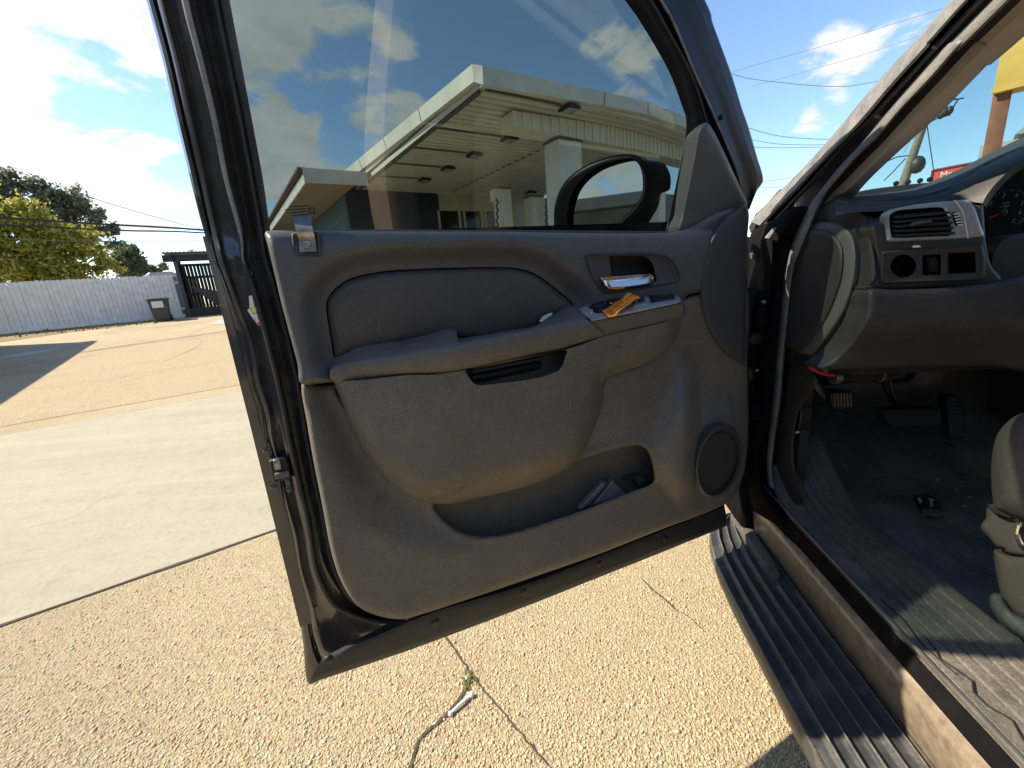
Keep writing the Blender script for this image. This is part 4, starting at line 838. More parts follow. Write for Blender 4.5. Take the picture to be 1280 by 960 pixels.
# ---- driver seat front corner
sL = pL(-.34, 0)
seat = patch('driver_seat', [(1320,512),(1284,515),(1266,522),(1251,536),(1243,553),(1239.5,575),(1239,600),(1241,622),(1250,640),(1320,648)], lambda x,y,e: .0+.05*rnd(e,24), M_SEAT, car, pt=sL, step=6, back=TL, skirt=.06)
box('seat_cushion', T(-.66,-.64,.74), TF*.28, TL*.25, UP*.09, M_SEAT, seat, .05, 3)
box('seat_back', T(-1.06,-.64,1.05), TF*.09, TL*.25, UP*.36, M_SEAT, seat, .06, 3)
patch('seat_welt', [(1248,618),(1262,612),(1290,610),(1320,612),(1320,632),(1284,632),(1262,630),(1250,632)], lambda x,y,e: .03+.012*rnd(e,6), M_SEAT, seat, pt=sL, step=6, back=TL, skirt=.02)
M_SBASE = plastic('seat_base_plastic', (.125,.102,.084), (.17,.142,.115), .55, .5)
patch('seat_trim', [(1229,652),(1232,648),(1234,632),(1241,632),(1254,645),(1272,652),(1274,660),(1272,672),(1284,690),(1320,690),(1320,700),(1262,692),(1256,686),(1246,684),(1238,674),(1226,660)], lambda x,y,e: .020+.012*rnd(e,5), M_SBASE, seat, pt=sL, step=5, back=TL, skirt=.02)
tube('trim_edge', sL(J((1232,630),(1238,634),(1246,642),(1258,648),(1268,649),(1272,653)), .036), .0028, M_CHROME, seat, 6, 4)
tube('trim_edge', sL(J((1270,649),(1274,656),(1272,668),(1278,682),(1288,690)), .036), .0028, M_CHROME, seat, 6, 4)
patch('seat_base', [(1242,688),(1250,690),(1262,694),(1320,704),(1320,800),(1284,776),(1266,764),(1252,744),(1246,720)], lambda x,y,e: .010+.016*rnd(e,10), M_SBASE, seat, pt=sL, step=7, back=TL, skirt=.04)
patch('seat_rail', [(1240,742),(1252,745),(1268,766),(1300,786),(1300,810),(1262,790),(1244,770),(1236,752)], lambda x,y,e: .0+.03*rnd(e,10), M_MAT, seat, pt=pL(-.33,0), step=7, back=TL, skirt=.04)

# wiper cowl beyond the dash, with its clips
WC = J((1056,247),(1068,241),(1085,237),(1110,233.5),(1140,230),(1170,227.5),(1185,226.5))
wp = loft('wiper_cowl', [pF(.40)(WC+(0,14)), pF(.42)(WC+(0,2)), pF(.44)(WC), pF(.48)(WC+(0,1)), pF(.50)(WC+(0,12))], M_RUB, car, n=5)
for p in [(1120,229),(1135,227.4),(1150,225.5),(1162,224)]: ball('cowl_clip', pF(.43)((p[0], p[1]+.3))[0], .008, M_BLACK, wp, 1)

# ================================================================== loose things in and on the car
def paper(name, spine, wid, label, cat, m):
    pass
tg = thing('warning_tag', tuple(door((775,382), .12)[0]), 'crumpled orange paper tag with dark lettering lying across the window switches', 'tag')
TA, TB = J((752.5,388.5),(761,384.5),(768,378.5),(777,373.5),(784,366.5),(787.5,366.2)), J((761,396.2),(769,395.0),(774,388.5),(785,382),(792,376),(801.2,372))
dz = np.array([.118,.114,.106,.098,.094,.088])
tgm = loft('tag_paper', [door(TA, dz-.018), door(mixp(TA,TB,.35), dz-.003), door(mixp(TA,TB,.7), dz+.006), door(TB, dz+.017)], M_ORANGE, tg, n=4, angle=30)
def tagpt(px, d): return door(px, d)[0]
tr = door((774,384), .10)[0]-door((760,391.5), .12)[0]; tu = door((758,386), .100)[0]-door((762,395), .133)[0]
RWS = [crom(r, 4) for r in (door(TA, dz-.018), door(mixp(TA,TB,.35), dz-.003), door(mixp(TA,TB,.7), dz+.006), door(TB, dz+.017))]
def tag_surf(k, q):      # point on the tag: k along it (0..5), q across it (0..1)
    P = [np.array([np.interp(k*4, range(len(r)), r[:, c]) for c in range(3)]) for r in RWS]; t = [0, .35, .7, 1]
    return np.array([np.interp(q, t, [p[c] for p in P]) for c in range(3)])
def tag_text(body, k0, k1, q0, q1):   # print that follows the bent paper
    cu = bpy.data.curves.new('tag_lettering', 'FONT'); cu.body = body; tmp = bpy.data.objects.new('t', cu); me = bpy.data.meshes.new_from_object(tmp); bpy.data.objects.remove(tmp)
    V = np.array([v.co[:2] for v in me.vertices]); lo, hi = V.min(0), V.max(0); W = []
    for x, y in (V-lo)/(hi-lo):
        k, q = k0+(k1-k0)*x, q1+(q0-q1)*y; p = tag_surf(k, q); n_ = np.cross(tag_surf(k+.2, q)-tag_surf(k-.2, q), tag_surf(k, max(q-.1, 0))-tag_surf(k, min(q+.1, 1))); n_ /= np.linalg.norm(n_); W.append(p+n_*.0016)
    for v, w in zip(me.vertices, W): v.co = Vector(w-BASE[tg.name])
    me.name = 'tag_lettering'; link('tag_lettering', me, None, tg); me.materials.clear(); me.materials.append(M_INK)
tag_text('DO', .35, 1.25, .30, .72); tag_text('NOT', 1.6, 2.9, .25, .60)
for q in (.14, .84):
    for k in np.arange(.4, 3.2, .32): a, b = tag_surf(k, q), tag_surf(k+.2, q); tube('tag_print', [a+UP*.001, b+UP*.001], .0005, M_INK, tg, 4)
for k in np.arange(3.3, 4.5, .3): a, b = tag_surf(k, .45), tag_surf(k+.2, .45); tube('tag_print', [a+UP*.001, b+UP*.001], .0007, M_INK, tg, 4)
s_ = patch('paper_scrap', [(675,402),(679,396),(688,391.5),(692,391),(690,395),(684,399),(677,404)], lambda x,y,e: .050+.004*rnd(e,3), M_WHITE, None, step=4, skirt=.004, smooth=False); tag(s_, 'small white scrap tucked behind the armrest', 'scrap')
M_CLIPG = mat('grey_clip_plastic', (.19,.195,.195), .4, var=.3, vscale=40)
s_ = patch('plastic_strip', [(723,636),(725,632),(753,601),(759,603),(737,632),(726,639.5)], lambda x,y,e: .022+.012*rnd(e,3), M_CLIPG, None, step=4, skirt=.006, smooth=False); tag(s_, 'long thin grey plastic strip leaning in the door pocket', 'strip')
s_ = patch('plastic_clip', [(737,633),(760,606),(764,598),(767,600),(772,606),(779,612),(786,620),(768,626),(752,631)], lambda x,y,e: .014+.010*rnd(e,3), M_CLIPG, None, step=5, skirt=.006, smooth=False); tag(s_, 'broad grey plastic clip beside the thin strip in the door pocket', 'clip')
s_ = patch('pocket_rag', [(779,600),(790,594),(800,592.5),(808,596),(812,606),(800,612),(797,608),(792,601),(785,600)], lambda x,y,e: .002+.020*rnd(e,6), M_INS, None, step=5, skirt=.006); tag(s_, 'dark crumpled scrap at the front end of the door pocket', 'scrap')
# bracket with torn paper on the floor mat
db = thing('broken_bracket', tuple(T(-.13,-.49,.50)), 'broken dark bracket with torn paper lying on the black floor mat', 'bracket')
fz = pZ(.492)
patch('bracket_plate', [(1142,620),(1158,617),(1176,626),(1178,640),(1164,643),(1150,634)], lambda x,y,e: .014*rnd(e,5), M_RUB, db, pt=fz, step=5, back=UP, skirt=.012, smooth=False)
patch('torn_paper', [(1147,622),(1150,621.5),(1153,627),(1150,629)], lambda x,y,e: .020+.003*rnd(e,2), M_WHITE, db, pt=fz, step=4, back=UP, skirt=.002, smooth=False)
patch('torn_paper', [(1160,622),(1168,624),(1165,627),(1168,631),(1162,634),(1163,628)], lambda x,y,e: .022+.003*rnd(e,2), mat('tan_card', (.5,.38,.24), .7), db, pt=fz, step=4, back=UP, skirt=.002, smooth=False)
patch('bracket_bar', [(1152,635),(1178,638),(1177,643),(1153,641)], lambda x,y,e: .016+.004*rnd(e,2), M_DASHL, db, pt=fz, step=4, back=UP, skirt=.008, smooth=False)

# ================================================================== GROUND
def ground_mat(name, base, stones, scale, bump, tone, smooth_amt=0.0, dark=(.10,.085,.065)):
    m = bpy.data.materials.new(name); m.use_nodes = True; nt = m.node_tree; N = nt.nodes; L = nt.links; b = N['Principled BSDF']; b.inputs['Roughness'].default_value = .85; b.inputs['Specular IOR Level'].default_value = .25
    tc = N.new('ShaderNodeTexCoord')
    def noi(sc, det=5, rg=.6):
        n = N.new('ShaderNodeTexNoise'); n.inputs['Scale'].default_value = sc; n.inputs['Detail'].default_value = det; n.inputs['Roughness'].default_value = rg; L.new(tc.outputs['Object'], n.inputs['Vector']); return n
    def mr(x, a, c, lo, hi):
        n = N.new('ShaderNodeMapRange'); n.inputs[1].default_value = a; n.inputs[2].default_value = c; n.inputs[3].default_value = lo; n.inputs[4].default_value = hi; L.new(x, n.inputs[0]); return n.outputs[0]
    def mix(f, a, c, mode='MIX'):
        n = N.new('ShaderNodeMix'); n.data_type = 'RGBA'; n.blend_type = mode
        if isinstance(f, float): n.inputs[0].default_value = f
        else: L.new(f, n.inputs[0])
        for i, v in ((6, a), (7, c)):
            if isinstance(v, tuple): n.inputs[i].default_value = (*v, 1)
            else: L.new(v, n.inputs[i])
        return n.outputs[2]
    wv = N.new('ShaderNodeVectorMath'); wv.operation = 'ADD'; wn = noi(scale*.5, 2); sc_ = N.new('ShaderNodeVectorMath'); sc_.operation = 'SCALE'; sc_.inputs['Scale'].default_value = .012
    L.new(wn.outputs['Color'], sc_.inputs[0]); L.new(tc.outputs['Object'], wv.inputs[0]); L.new(sc_.outputs[0], wv.inputs[1])
    v = N.new('ShaderNodeTexVoronoi'); v.inputs['Scale'].default_value = scale; L.new(wv.outputs[0], v.inputs['Vector'])
    ramp = N.new('ShaderNodeValToRGB'); sx = N.new('ShaderNodeSeparateColor'); L.new(v.outputs['Color'], sx.inputs[0]); L.new(sx.outputs[0], ramp.inputs[0])
    els = ramp.color_ramp.elements
    while len(els) < len(stones): els.new(.5)
    for e, (p, c) in zip(els, stones): e.position = p; e.color = (*c, 1)
    ramp.color_ramp.interpolation = 'CONSTANT'
    gap = mr(v.outputs['Distance'], .45, .8, 0, 1)
    c = mix(gap, ramp.outputs[0], base)
    c = mix(mr(noi(1.1, 6).outputs[0], .35, .7, 0, .5), c, tone)
    c = mix(mr(noi(7, 5).outputs[0], .5, .8, 0, .45), c, tone)
    c = mix(mr(noi(.45, 4).outputs[0], .52, .75, 0, .35), c, dark)
    c = mix(mr(noi(26, 4).outputs[0], .66, .8, 0, .4), c, dark)
    L.new(c, b.inputs['Base Color'])
    h = N.new('ShaderNodeMath'); h.operation = 'MULTIPLY_ADD'; L.new(v.outputs['Distance'], h.inputs[0]); h.inputs[1].default_value = -1.0; L.new(noi(scale*2.2, 3).outputs[0], h.inputs[2])
    bp = N.new('ShaderNodeBump'); bp.inputs['Distance'].default_value = bump; bp.inputs['Strength'].default_value = 1.0; L.new(h.outputs[0], bp.inputs['Height']); L.new(bp.outputs[0], b.inputs['Normal'])
    return m
STN = [(0, (0.428,0.356,0.216)), (.25, (0.484,0.412,0.260)), (.5, (0.372,0.301,0.176)), (.68, (0.521,0.458,0.317)), (.82, (.34,.265,.165)), (.91, (.42,.28,.15)), (.955, (.22,.20,.18)), (.975, (.40,.19,.09))]
M_AGG = ground_mat('exposed_aggregate', (.36,.29,.19), STN, 128, .005, (.45,.385,.25))
M_AGG2 = ground_mat('worn_aggregate', (.36,.29,.19), STN, 70, .008, (.42,.33,.20))
def con_mat():
    m = bpy.data.materials.new('pale_concrete'); m.use_nodes = True; nt = m.node_tree; N = nt.nodes; L = nt.links; b = N['Principled BSDF']; b.inputs['Roughness'].default_value = .85; b.inputs['Specular IOR Level'].default_value = .2
    tc = N.new('ShaderNodeTexCoord')
    def noi(sc, det=6, rg=.65, stretch=(1,1,1)):
        mp = N.new('ShaderNodeMapping'); mp.inputs['Rotation'].default_value = (0, 0, -R(33.5)); mp.inputs['Scale'].default_value = stretch; L.new(tc.outputs['Object'], mp.inputs[0])
        n = N.new('ShaderNodeTexNoise'); n.inputs['Scale'].default_value = sc; n.inputs['Detail'].default_value = det; n.inputs['Roughness'].default_value = rg; L.new(mp.outputs[0], n.inputs['Vector']); return n.outputs[0]
    def mr(x, a, c, lo, hi):
        n = N.new('ShaderNodeMapRange'); n.inputs[1].default_value = a; n.inputs[2].default_value = c; n.inputs[3].default_value = lo; n.inputs[4].default_value = hi; L.new(x, n.inputs[0]); return n.outputs[0]
    c = None; cur = (0.359,0.335,0.259)
    for f, col in ((mr(noi(1.2,8), .38,.68,0,.7), (0.303,0.275,0.200)), (mr(noi(2.0,7,.7,(.18,2.2,1)), .52,.74,0,.5), (0.270,0.238,0.164)), (mr(noi(1.1,6,.7,(.10,3.5,1)), .52,.64,0,.55), (0.396,0.373,0.299)), (mr(noi(6,6,.8), .52,.75,0,.5), (0.211,0.178,0.124)), (mr(noi(40,5,.85), .5,.68,0,.5), (0.211,0.183,0.131)), (mr(noi(18,5,.8), .5,.7,0,.4), (0.404,0.381,0.311)), (mr(noi(140,3,.8), .5,.7,0,.3), (0.404,0.381,0.319)), (mr(noi(3.2,4,.6), .70,.78,0,.6), (0.168,0.144,0.104))):
        mx = N.new('ShaderNodeMix'); mx.data_type = 'RGBA'; L.new(f, mx.inputs[0])
        if c is None: mx.inputs[6].default_value = (*cur, 1)
        else: L.new(c, mx.inputs[6])
        mx.inputs[7].default_value = (*col, 1); c = mx.outputs[2]
    L.new(c, b.inputs['Base Color']); bp = N.new('ShaderNodeBump'); bp.inputs['Distance'].default_value = .0025; L.new(noi(120,5,.75,(.5,1.6,1)), bp.inputs['Height']); L.new(bp.outputs[0], b.inputs['Normal']); return m
M_CON = con_mat()
M_CON2 = mat('grey_concrete', (.42,.40,.37), .85, col2=(.33,.31,.28), vscale=3, bump=.0015, bscale=90, detail=8)
M_JOINT = mat('joint_dirt', (.085,.07,.05), .95, var=.5, vscale=60)
M_DIRT = mat('dry_dirt', (.13,.095,.055), .95, col2=(.24,.17,.08), vscale=3.5, bump=.02, bscale=12, detail=8)
bs = [-220, -60, -20, -5, 0, 2.33, 6.45, 7, 9, 11, 13, 15, 17, 19, 21, 22, 24, 40, 90, 260]; as_ = [-260, -90, -40, -20, -10, -5, 0, 5, 10, 20, 40, 90, 260]
V = [G(a, b, gz(b)) for b in bs for a in as_]; na = len(as_)
Fc = [(j*na+i, j*na+i+1, (j+1)*na+i+1, (j+1)*na+i) for j in range(len(bs)-1) for i in range(na-1)]
struct(mesh_obj('ground', V, Fc, M_AGG, None, False))
def sheet(name, pts, m, lift=.004, n=1):
    o = mesh_obj(name, [G(a, b, gz(b)+lift) for a, b in pts], [tuple(range(len(pts)))], m, None, False); return struct(o)
def ragged(b, side):   # chipped slab edge
    return [(a, b + side*max(0, .010*noise.noise(Vector((a*3.1, b, 0))) + .030*max(0, noise.noise(Vector((a*1.7, b*2, 5)))-.35))) for a in np.linspace(-14, 8, 420)]
sheet('concrete_strip', [(-60,2.33)] + ragged(2.33, 1) + [(60,2.33),(60,6.45)] + ragged(6.45, -1)[::-1] + [(-60,6.45)], M_CON, .006)
for b0, b1 in ((7,9),(9,11),(11,13),(13,15)): sheet('worn_pavement', [(-40,b0),(3,b0),(3,b1),(-40,b1)], M_AGG2, .004)
for b in (2.33, 6.45): mesh_obj('expansion_joint', [G(a, b+db_ + .006*noise.noise(Vector((a*1.3, b, 0))), .0045) for a in np.linspace(-14,8,150) for db_ in (-.009-.012*abs(noise.noise(Vector((a*4,b,9)))),.009+.010*abs(noise.noise(Vector((a*3,b,3)))))], [(2*i,2*i+1,2*i+3,2*i+2) for i in range(149)], M_JOINT, None, False)['kind'] = 'structure'
sheet('concrete_patch', [(-6.5,12.6),(-3.75,14.3),(-3.45,15.2),(-6.5,14.0)], M_CON2, .008)
gp = pZ(.60)
V = [G(a, b, gz(b)+.006) for a, b in [(-.55,17.2),(1.2,16.4),(2.6,19.0),(.2,20.6)]]
struct(mesh_obj('concrete_patch', V, [(0,1,2,3)], M_CON2, None, False))
mesh_obj('dirt_strip', [G(a, b, gz(b)+.006+.01*noise.noise(Vector((a*2, b, 3)))) for a in np.linspace(-14,-1.7,60) for b in (min(21.6, 18.4+.5*noise.noise(Vector((a*.8,0,0)))+max(0,(a+6.2)*.75)), 22.0)], [(2*i,2*i+1,2*i+3,2*i+2) for i in range(59)], M_DIRT, None, False)['kind'] = 'structure'

def crack(name, pts, w, lift=.0035):
    P = crom(np.array([pZ(0)(p)[0] for p in pts]), 7); V = []; Fc = []
    for i in range(len(P)):
        t = P[min(i+1,len(P)-1)]-P[max(i-1,0)]; t /= np.linalg.norm(t); s = np.array([t[1],-t[0],0])
        j = s*.006*noise.noise(Vector((i*.6, pts[0][0], 2))); ww = w*(.55+.9*abs(noise.noise(Vector((i*.45, pts[0][1], 7)))))*(1 if 2 < i < len(P)-3 else .4)
        V += [P[i]+j-s*ww+UP*lift, P[i]+j+s*ww+UP*lift]
    Fc = [(2*i,2*i+1,2*i+3,2*i+2) for i in range(len(P)-1)]
    return struct(mesh_obj(name, V, Fc, M_JOINT, None, False))
crack('crack', [(552,790),(572,818),(590,845),(612,872),(640,905),(668,938),(692,965)], .0035)
crack('crack', [(590,838),(584,858),(570,880),(552,900),(534,915),(522,930),(515,955),(512,975)], .006)
crack('crack', [(800,722),(818,740),(834,752),(846,765)], .004)
crack('crack', [(0,676),(40,660),(92,648),(130,624),(168,612)], .0012, .0085)
crack('crack', [(846,762),(866,776),(880,790)], .002)
crack('crack', [(0,471),(30,466),(60,455),(90,446),(112,436)], .02, .03)
crack('crack', [(0,487),(20,483),(45,481)], .03, .03)
def far_crack(pts, w):
    P = crom(np.array([G(a, b, gz(b)+.0075) for a, b in pts]), 9); V = []
    for i in range(len(P)):
        t = P[min(i+1,len(P)-1)]-P[max(i-1,0)]; t /= np.linalg.norm(t); q_ = np.array([t[1],-t[0],0]); ww = w*(.5+abs(noise.noise(Vector((i*.5, w*90, 1))))); j_ = q_*.07*noise.noise(Vector((i*.4, 3, w*50)))
        V += [P[i]+j_-q_*ww, P[i]+j_+q_*ww]
    return struct(mesh_obj('crack', V, [(2*i,2*i+1,2*i+3,2*i+2) for i in range(len(P)-1)], mat('worn_crack', (.25,.205,.135), .95), None, False))
far_crack([(-6.5,12.4),(-4.4,12.2),(-3.3,12.9),(-2.2,12.5),(0.5,12.8)], .012); far_crack([(-4.5,15.8),(-3,15.2),(-1.4,15.6),(1.5,15.1)], .011); far_crack([(-1.2,10.2),(-.6,12.4),(-.9,14.8),(-.3,17.0)], .010); far_crack([(-3.6,9.6),(-1.5,9.2),(.6,9.5)], .008)
# loose and proud stones of the exposed aggregate near the camera
M_PEB = bpy.data.materials.new('pebble'); M_PEB.use_nodes = True
_nt = M_PEB.node_tree; _g = _nt.nodes.new('ShaderNodeNewGeometry'); _r = _nt.nodes.new('ShaderNodeValToRGB'); _r.color_ramp.interpolation = 'CONSTANT'
while len(_r.color_ramp.elements) < len(STN): _r.color_ramp.elements.new(.5)
for e, (p, c) in zip(_r.color_ramp.elements, STN): e.position = p; e.color = (*c, 1)
_nt.links.new(_g.outputs['Random Per Island'], _r.inputs[0]); _nt.links.new(_r.outputs[0], _nt.nodes['Principled BSDF'].inputs['Base Color']); _nt.nodes['Principled BSDF'].inputs['Roughness'].default_value = .7
bm = bmesh.new(); bmesh.ops.create_icosphere(bm, subdivisions=1, radius=1); IV = np.array([v.co[:] for v in bm.verts]); IF = np.array([[v.index for v in f.verts] for f in bm.faces]); bm.free()
NP = 16000; X_ = []
while len(X_) < NP:
    p = (rng.uniform(-60, 1100), 990 - 320*rng.random()**1.3); q = pZ(0)(p)[0]
    if q.dot(G2) < 2.31 and np.hypot(q[0], q[1]) < 3.4: X_.append(q)
X_ = np.array(X_); rr_ = rng.uniform(.0016, .0042, NP) * (1 + .6*(rng.random(NP) > .93)); sc3 = rng.uniform(.7, 1.35, (NP, 1, 3)); sc3[:,:,2] *= .6
Vp = (X_[:,None,:] + IV[None]*rr_[:,None,None]*sc3 + np.array([0,0,.0004])).reshape(-1,3); Fp = (IF[None] + (np.arange(NP)*len(IV))[:,None,None]).reshape(-1,3)
me = bpy.data.meshes.new('pebbles'); me.vertices.add(len(Vp)); me.vertices.foreach_set('co', Vp.ravel()); me.loops.add(Fp.size); me.loops.foreach_set('vertex_index', Fp.ravel().astype(np.int32))
me.polygons.add(len(Fp)); me.polygons.foreach_set('loop_start', np.arange(0, Fp.size, 3, dtype=np.int32)); me.polygons.foreach_set('use_smooth', np.ones(len(Fp), bool)); me.update(calc_edges=True)
o = stuff(link('pebbles', me, M_PEB)); tag(o, 'small tan and rust coloured stones of the exposed aggregate paving', 'pebbles')
# white bone-like plastic piece in the crack, a weed beside it
q = pZ(.006)
w0, w1 = q((589,869))[0], q((563,892))[0]
wt = thing('plastic_stick', tuple((w0+w1)/2), 'small white plastic stick lying in the pavement crack', 'stick')
tube('stick_shaft', [w0, (w0*.5+w1*.5)+UP*.003, w1], .0042, M_WHITE, wt, 8, 4); ball('stick_end', w0, .0085, M_WHITE, wt, 2); ball('stick_end', w1, .0072, M_WHITE, wt, 2)
M_WEED = mat('weed_leaf', (.16,.17,.04), .7, var=.5, vscale=50)
V = []; Fc = []
for i in range(40):
    b = pZ(0)((586+rng.normal(0,6), 852+rng.normal(0,7)))[0]; a = rng.uniform(0, 6.28); l = rng.uniform(.008,.024); d_ = np.array([math.cos(a), math.sin(a), 0]); s = np.array([-d_[1], d_[0], 0])*.0022; k = len(V)
    V += [b-s, b+s, b+d_*l*.5+UP*l*.35+s*.8, b+d_*l*.5+UP*l*.35-s*.8, b+d_*l+UP*l*.3]; Fc += [(k,k+1,k+2,k+3),(k+3,k+2,k+4)]
o = mesh_obj('weed', V, Fc, M_WEED, None, False); tag(o, 'tiny yellow-green weed growing in the pavement crack', 'weed')
o = stuff(specks('leaf_litter', [(G(a, b, gz(b)+.02), s) for a, b, s in zip(rng.uniform(-12,-1.8,260), rng.uniform(20.0,21.9,260), rng.uniform(.02,.06,260))], mat('dry_leaf', (.30,.20,.09), .8, var=.6, vscale=8))); tag(o, 'brown leaf litter along the foot of the grey fence', 'litter')
V = []; Fc = []
for i in range(1500):
    a = -14+12*rng.random(); b = rng.uniform(20.6,21.95); P = G(a, b, gz(b)); h_ = rng.uniform(.04,.16)*(.4+.8*abs(noise.noise(Vector((a*.9,0,5))))); t = rng.uniform(0,6.28); d_ = np.array([math.cos(t),math.sin(t),0]); k = len(V)
    V += [P-d_*.012, P+d_*.012, P+UP*h_+np.array([rng.normal(0,.03), rng.normal(0,.03), 0])]; Fc.append((k,k+1,k+2))
o = stuff(mesh_obj('dry_grass', V, Fc, mat('dry_grass_blade', (.30,.25,.06), .8, col2=(.16,.18,.04), vscale=2), None, False)); tag(o, 'yellowed grass growing along the foot of the grey fence', 'grass')

# ================================================================== FENCE, SHED, BIN
def sph(p, D): return CAM + rays([p])[0]*D
M_FEN = mat('grey_fence_paint', (.78,.755,.70), .7, col2=(.62,.60,.555), vscale=5, bump=.003, bscale=40, detail=8)
fence = thing('picket_fence', tuple(G(-6, 22, .66)), 'long grey painted picket fence of upright boards behind the pavement', 'fence')
zt_ = lambda x: None
hL = pG(22.0)((0,353))[0][2]-.66; hR = pG(22.0)((200,344))[0][2]-.66
proto = None
for i in range(66):
    a = -10.2 + i*.134; h_ = np.interp(a, [-6.6, -2.0], [hL, hR]) + rng.normal(0,.008); c = G(a, 22.0+rng.uniform(-.010,.010), gz(22.0)); w = .0636
    pts = [c-G1*w+UP*.03, c+G1*w+UP*.03, c+G1*w+UP*(h_-.03), c+G1*w*.55+UP*h_, c-G1*w*.55+UP*h_, c-G1*w+UP*(h_-.03)]
    prism('picket', pts, G2*.018, M_FEN, fence)
box('fence_rail', G(-5.8, 22.045, .66+.35), G1*4.5, G2*.02, UP*.045, M_FEN, fence); box('fence_rail', G(-5.8, 22.045, .66+hL*.8), G1*4.5, G2*.02, UP*.045, M_FEN, fence)
box('gap_shade_board', G(-5.8, 22.032, .66+hL*.47), G1*4.5, G2*.005, UP*hL*.46, mat('gap_shade_grey', (.20,.20,.20), .8), fence)  # added dark sheet; its colour stands in for shade between the pickets
box('kick_board', G(-5.8, 21.985, .66+.07), G1*4.5, G2*.012, UP*.07, M_FEN, fence)
for i in range(5): box('fence_post', G(-9.9+i*2.0, 22.12, .66+hL*.48), G1*.05, G2*.05, UP*hL*.48, M_FEN, fence)

M_SHED = mat('dark_shed_timber', (.030,.032,.036), .7, var=.5, vscale=6, bump=.003, bscale=40); M_SHEDL = mat('worn_dark_timber', (.065,.067,.07), .7, var=.4, vscale=9)
SB = 21.7; sh0 = pG(SB)((232,397))[0]; zb = gz(SB)
shed = thing('slatted_shed', tuple(G(0, SB, zb)), 'dark open shed with upright slats and a ribbed metal roof beside the fence', 'shed')
def sp2(p, b=SB): return pG(b)(p)[0]
topz = sp2((205,318))[2]; a0 = sp2((212,320)).dot(G1); a1 = a0+4.2
box('shed_beam', G((a0+a1)/2-.1, SB, topz-.16), G1*((a1-a0)/2+.15), G2*.06, UP*.13, M_SHED, shed)
prism('shed_roof', [G(a0-.22, SB-.25, topz+.02), G(a1, SB-.25, topz+.02), G(a1, SB+2.6, topz+.15), G(a0-.22, SB+2.6, topz+.15)], UP*.035, M_SHEDL, shed)
for i in range(34): box('roof_rib', G(a0-.16+i*.13, SB+1.15, topz+.125), G1*.02, G2*1.4+UP*.065, UP*.014, M_SHEDL, shed)
for aa, bb in ((a0+.12, SB), (a0+.12, SB+2.2), (a1-.1, SB), (a1-.1, SB+2.2)): box('shed_post', G(aa, bb, (zb+topz)/2), G1*.06, G2*.06, UP*(topz-zb)/2, M_SHEDL if bb == SB else M_SHED, shed)
sb2 = SB+1.2; zt2 = topz-.3
for i in range(28):
    aa = a0+.28+i*.125; box('shed_slat', G(aa, sb2, (zb+zt2)/2), G1*(.0555 if i not in (3,8,9,17) else .050), G2*.012, UP*(zt2-zb)/2, M_SHED, shed)
for fr in (.12,.42,.74,.97): box('shed_rail', G((a0+a1)/2, sb2-.03, zb+(zt2-zb)*fr), G1*2.0, G2*.02, UP*.05, M_SHED, shed)
box('shed_sill', G((a0+a1)/2, SB+.05, zb+.17), G1*2.1, G2*.08, UP*.17, M_SHED, shed)
for k in range(9): box('side_slat', G(a0+.06, SB+.2+k*.24, (zb+topz)/2-.1), G1*.012, G2*.115, UP*((topz-zb)/2-.2), M_SHED, shed)
prism('shed_tarp', [G(a0+.35, SB+.3, zb+1.25), G(a0+1.1, SB+.5, zb+.38), G(a0+2.0, SB+.6, zb+.36), G(a0+2.6, SB+.9, zb+.55), G(a0+1.4, SB+1.0, zb+.75)], G2*.04, M_SHEDL, shed)
box('shed_lamp', sp2((239,313), SB-.1), G1*.09, G2*.02, UP*.03, M_WHITE, shed)

bn = thing('trash_bin', tuple(sp2((204,402), 20.9)), 'dark wheeled trash bin with a pale label standing in front of the fence', 'bin')
M_BIN = mat('bin_plastic', (.055,.052,.048), .5, var=.4, vscale=6)
bp_ = lambda p, b=20.9: pG(b)(p)[0]
bz = gz(20.9)+.02; c0 = bp_((205,402)).dot(G1); hb_ = (bp_((200,370))[2]-bz)*.93
def ringb(z, hw, hd): return [G(c0-hw, 20.9-hd, bz+z), G(c0+hw, 20.9-hd, bz+z), G(c0+hw, 20.9+hd, bz+z), G(c0-hw, 20.9+hd, bz+z)]
def frus(name, rings, m, parent, bev=.02):
    V = np.vstack(rings); k = len(rings); Fc = [(r_*4+i, r_*4+(i+1)%4, (r_+1)*4+(i+1)%4, (r_+1)*4+i) for r_ in range(k-1) for i in range(4)]+[(3,2,1,0), tuple((k-1)*4+i for i in range(4))]
    o = mesh_obj(name, V, Fc, m, parent, False); b_ = bmesh.new(); b_.from_mesh(o.data); bmesh.ops.bevel(b_, geom=b_.edges[:], offset=bev, segments=2, profile=.5, affect='EDGES'); b_.to_mesh(o.data); b_.free(); return o
frus('bin_body', [ringb(.0,.23,.22), ringb(.10,.24,.24), ringb(hb_*.9,.30,.30)], M_BIN, bn)
frus('bin_lid', [ringb(hb_*.91,.33,.33), ringb(hb_*.97,.33,.33), ringb(hb_,.27,.27)], M_BIN, bn)
box('bin_label', G(c0-.02, 20.9-.300, bz+hb_*.72), G1*.17, G2*.01, UP*.12, mat('bin_label', (.62,.60,.60), .6), bn)
for s_ in (-1, 1): tube('bin_wheel', [G(c0+s_*.22, 20.9+.24, bz+.10), G(c0+s_*.28, 20.9+.24, bz+.10)], .11, M_BLACK, bn, 14)
tube('bin_handle', [G(c0-.25, 20.9+.36, bz+hb_*.95), G(c0+.25, 20.9+.36, bz+hb_*.95)], .02, M_BIN, bn)

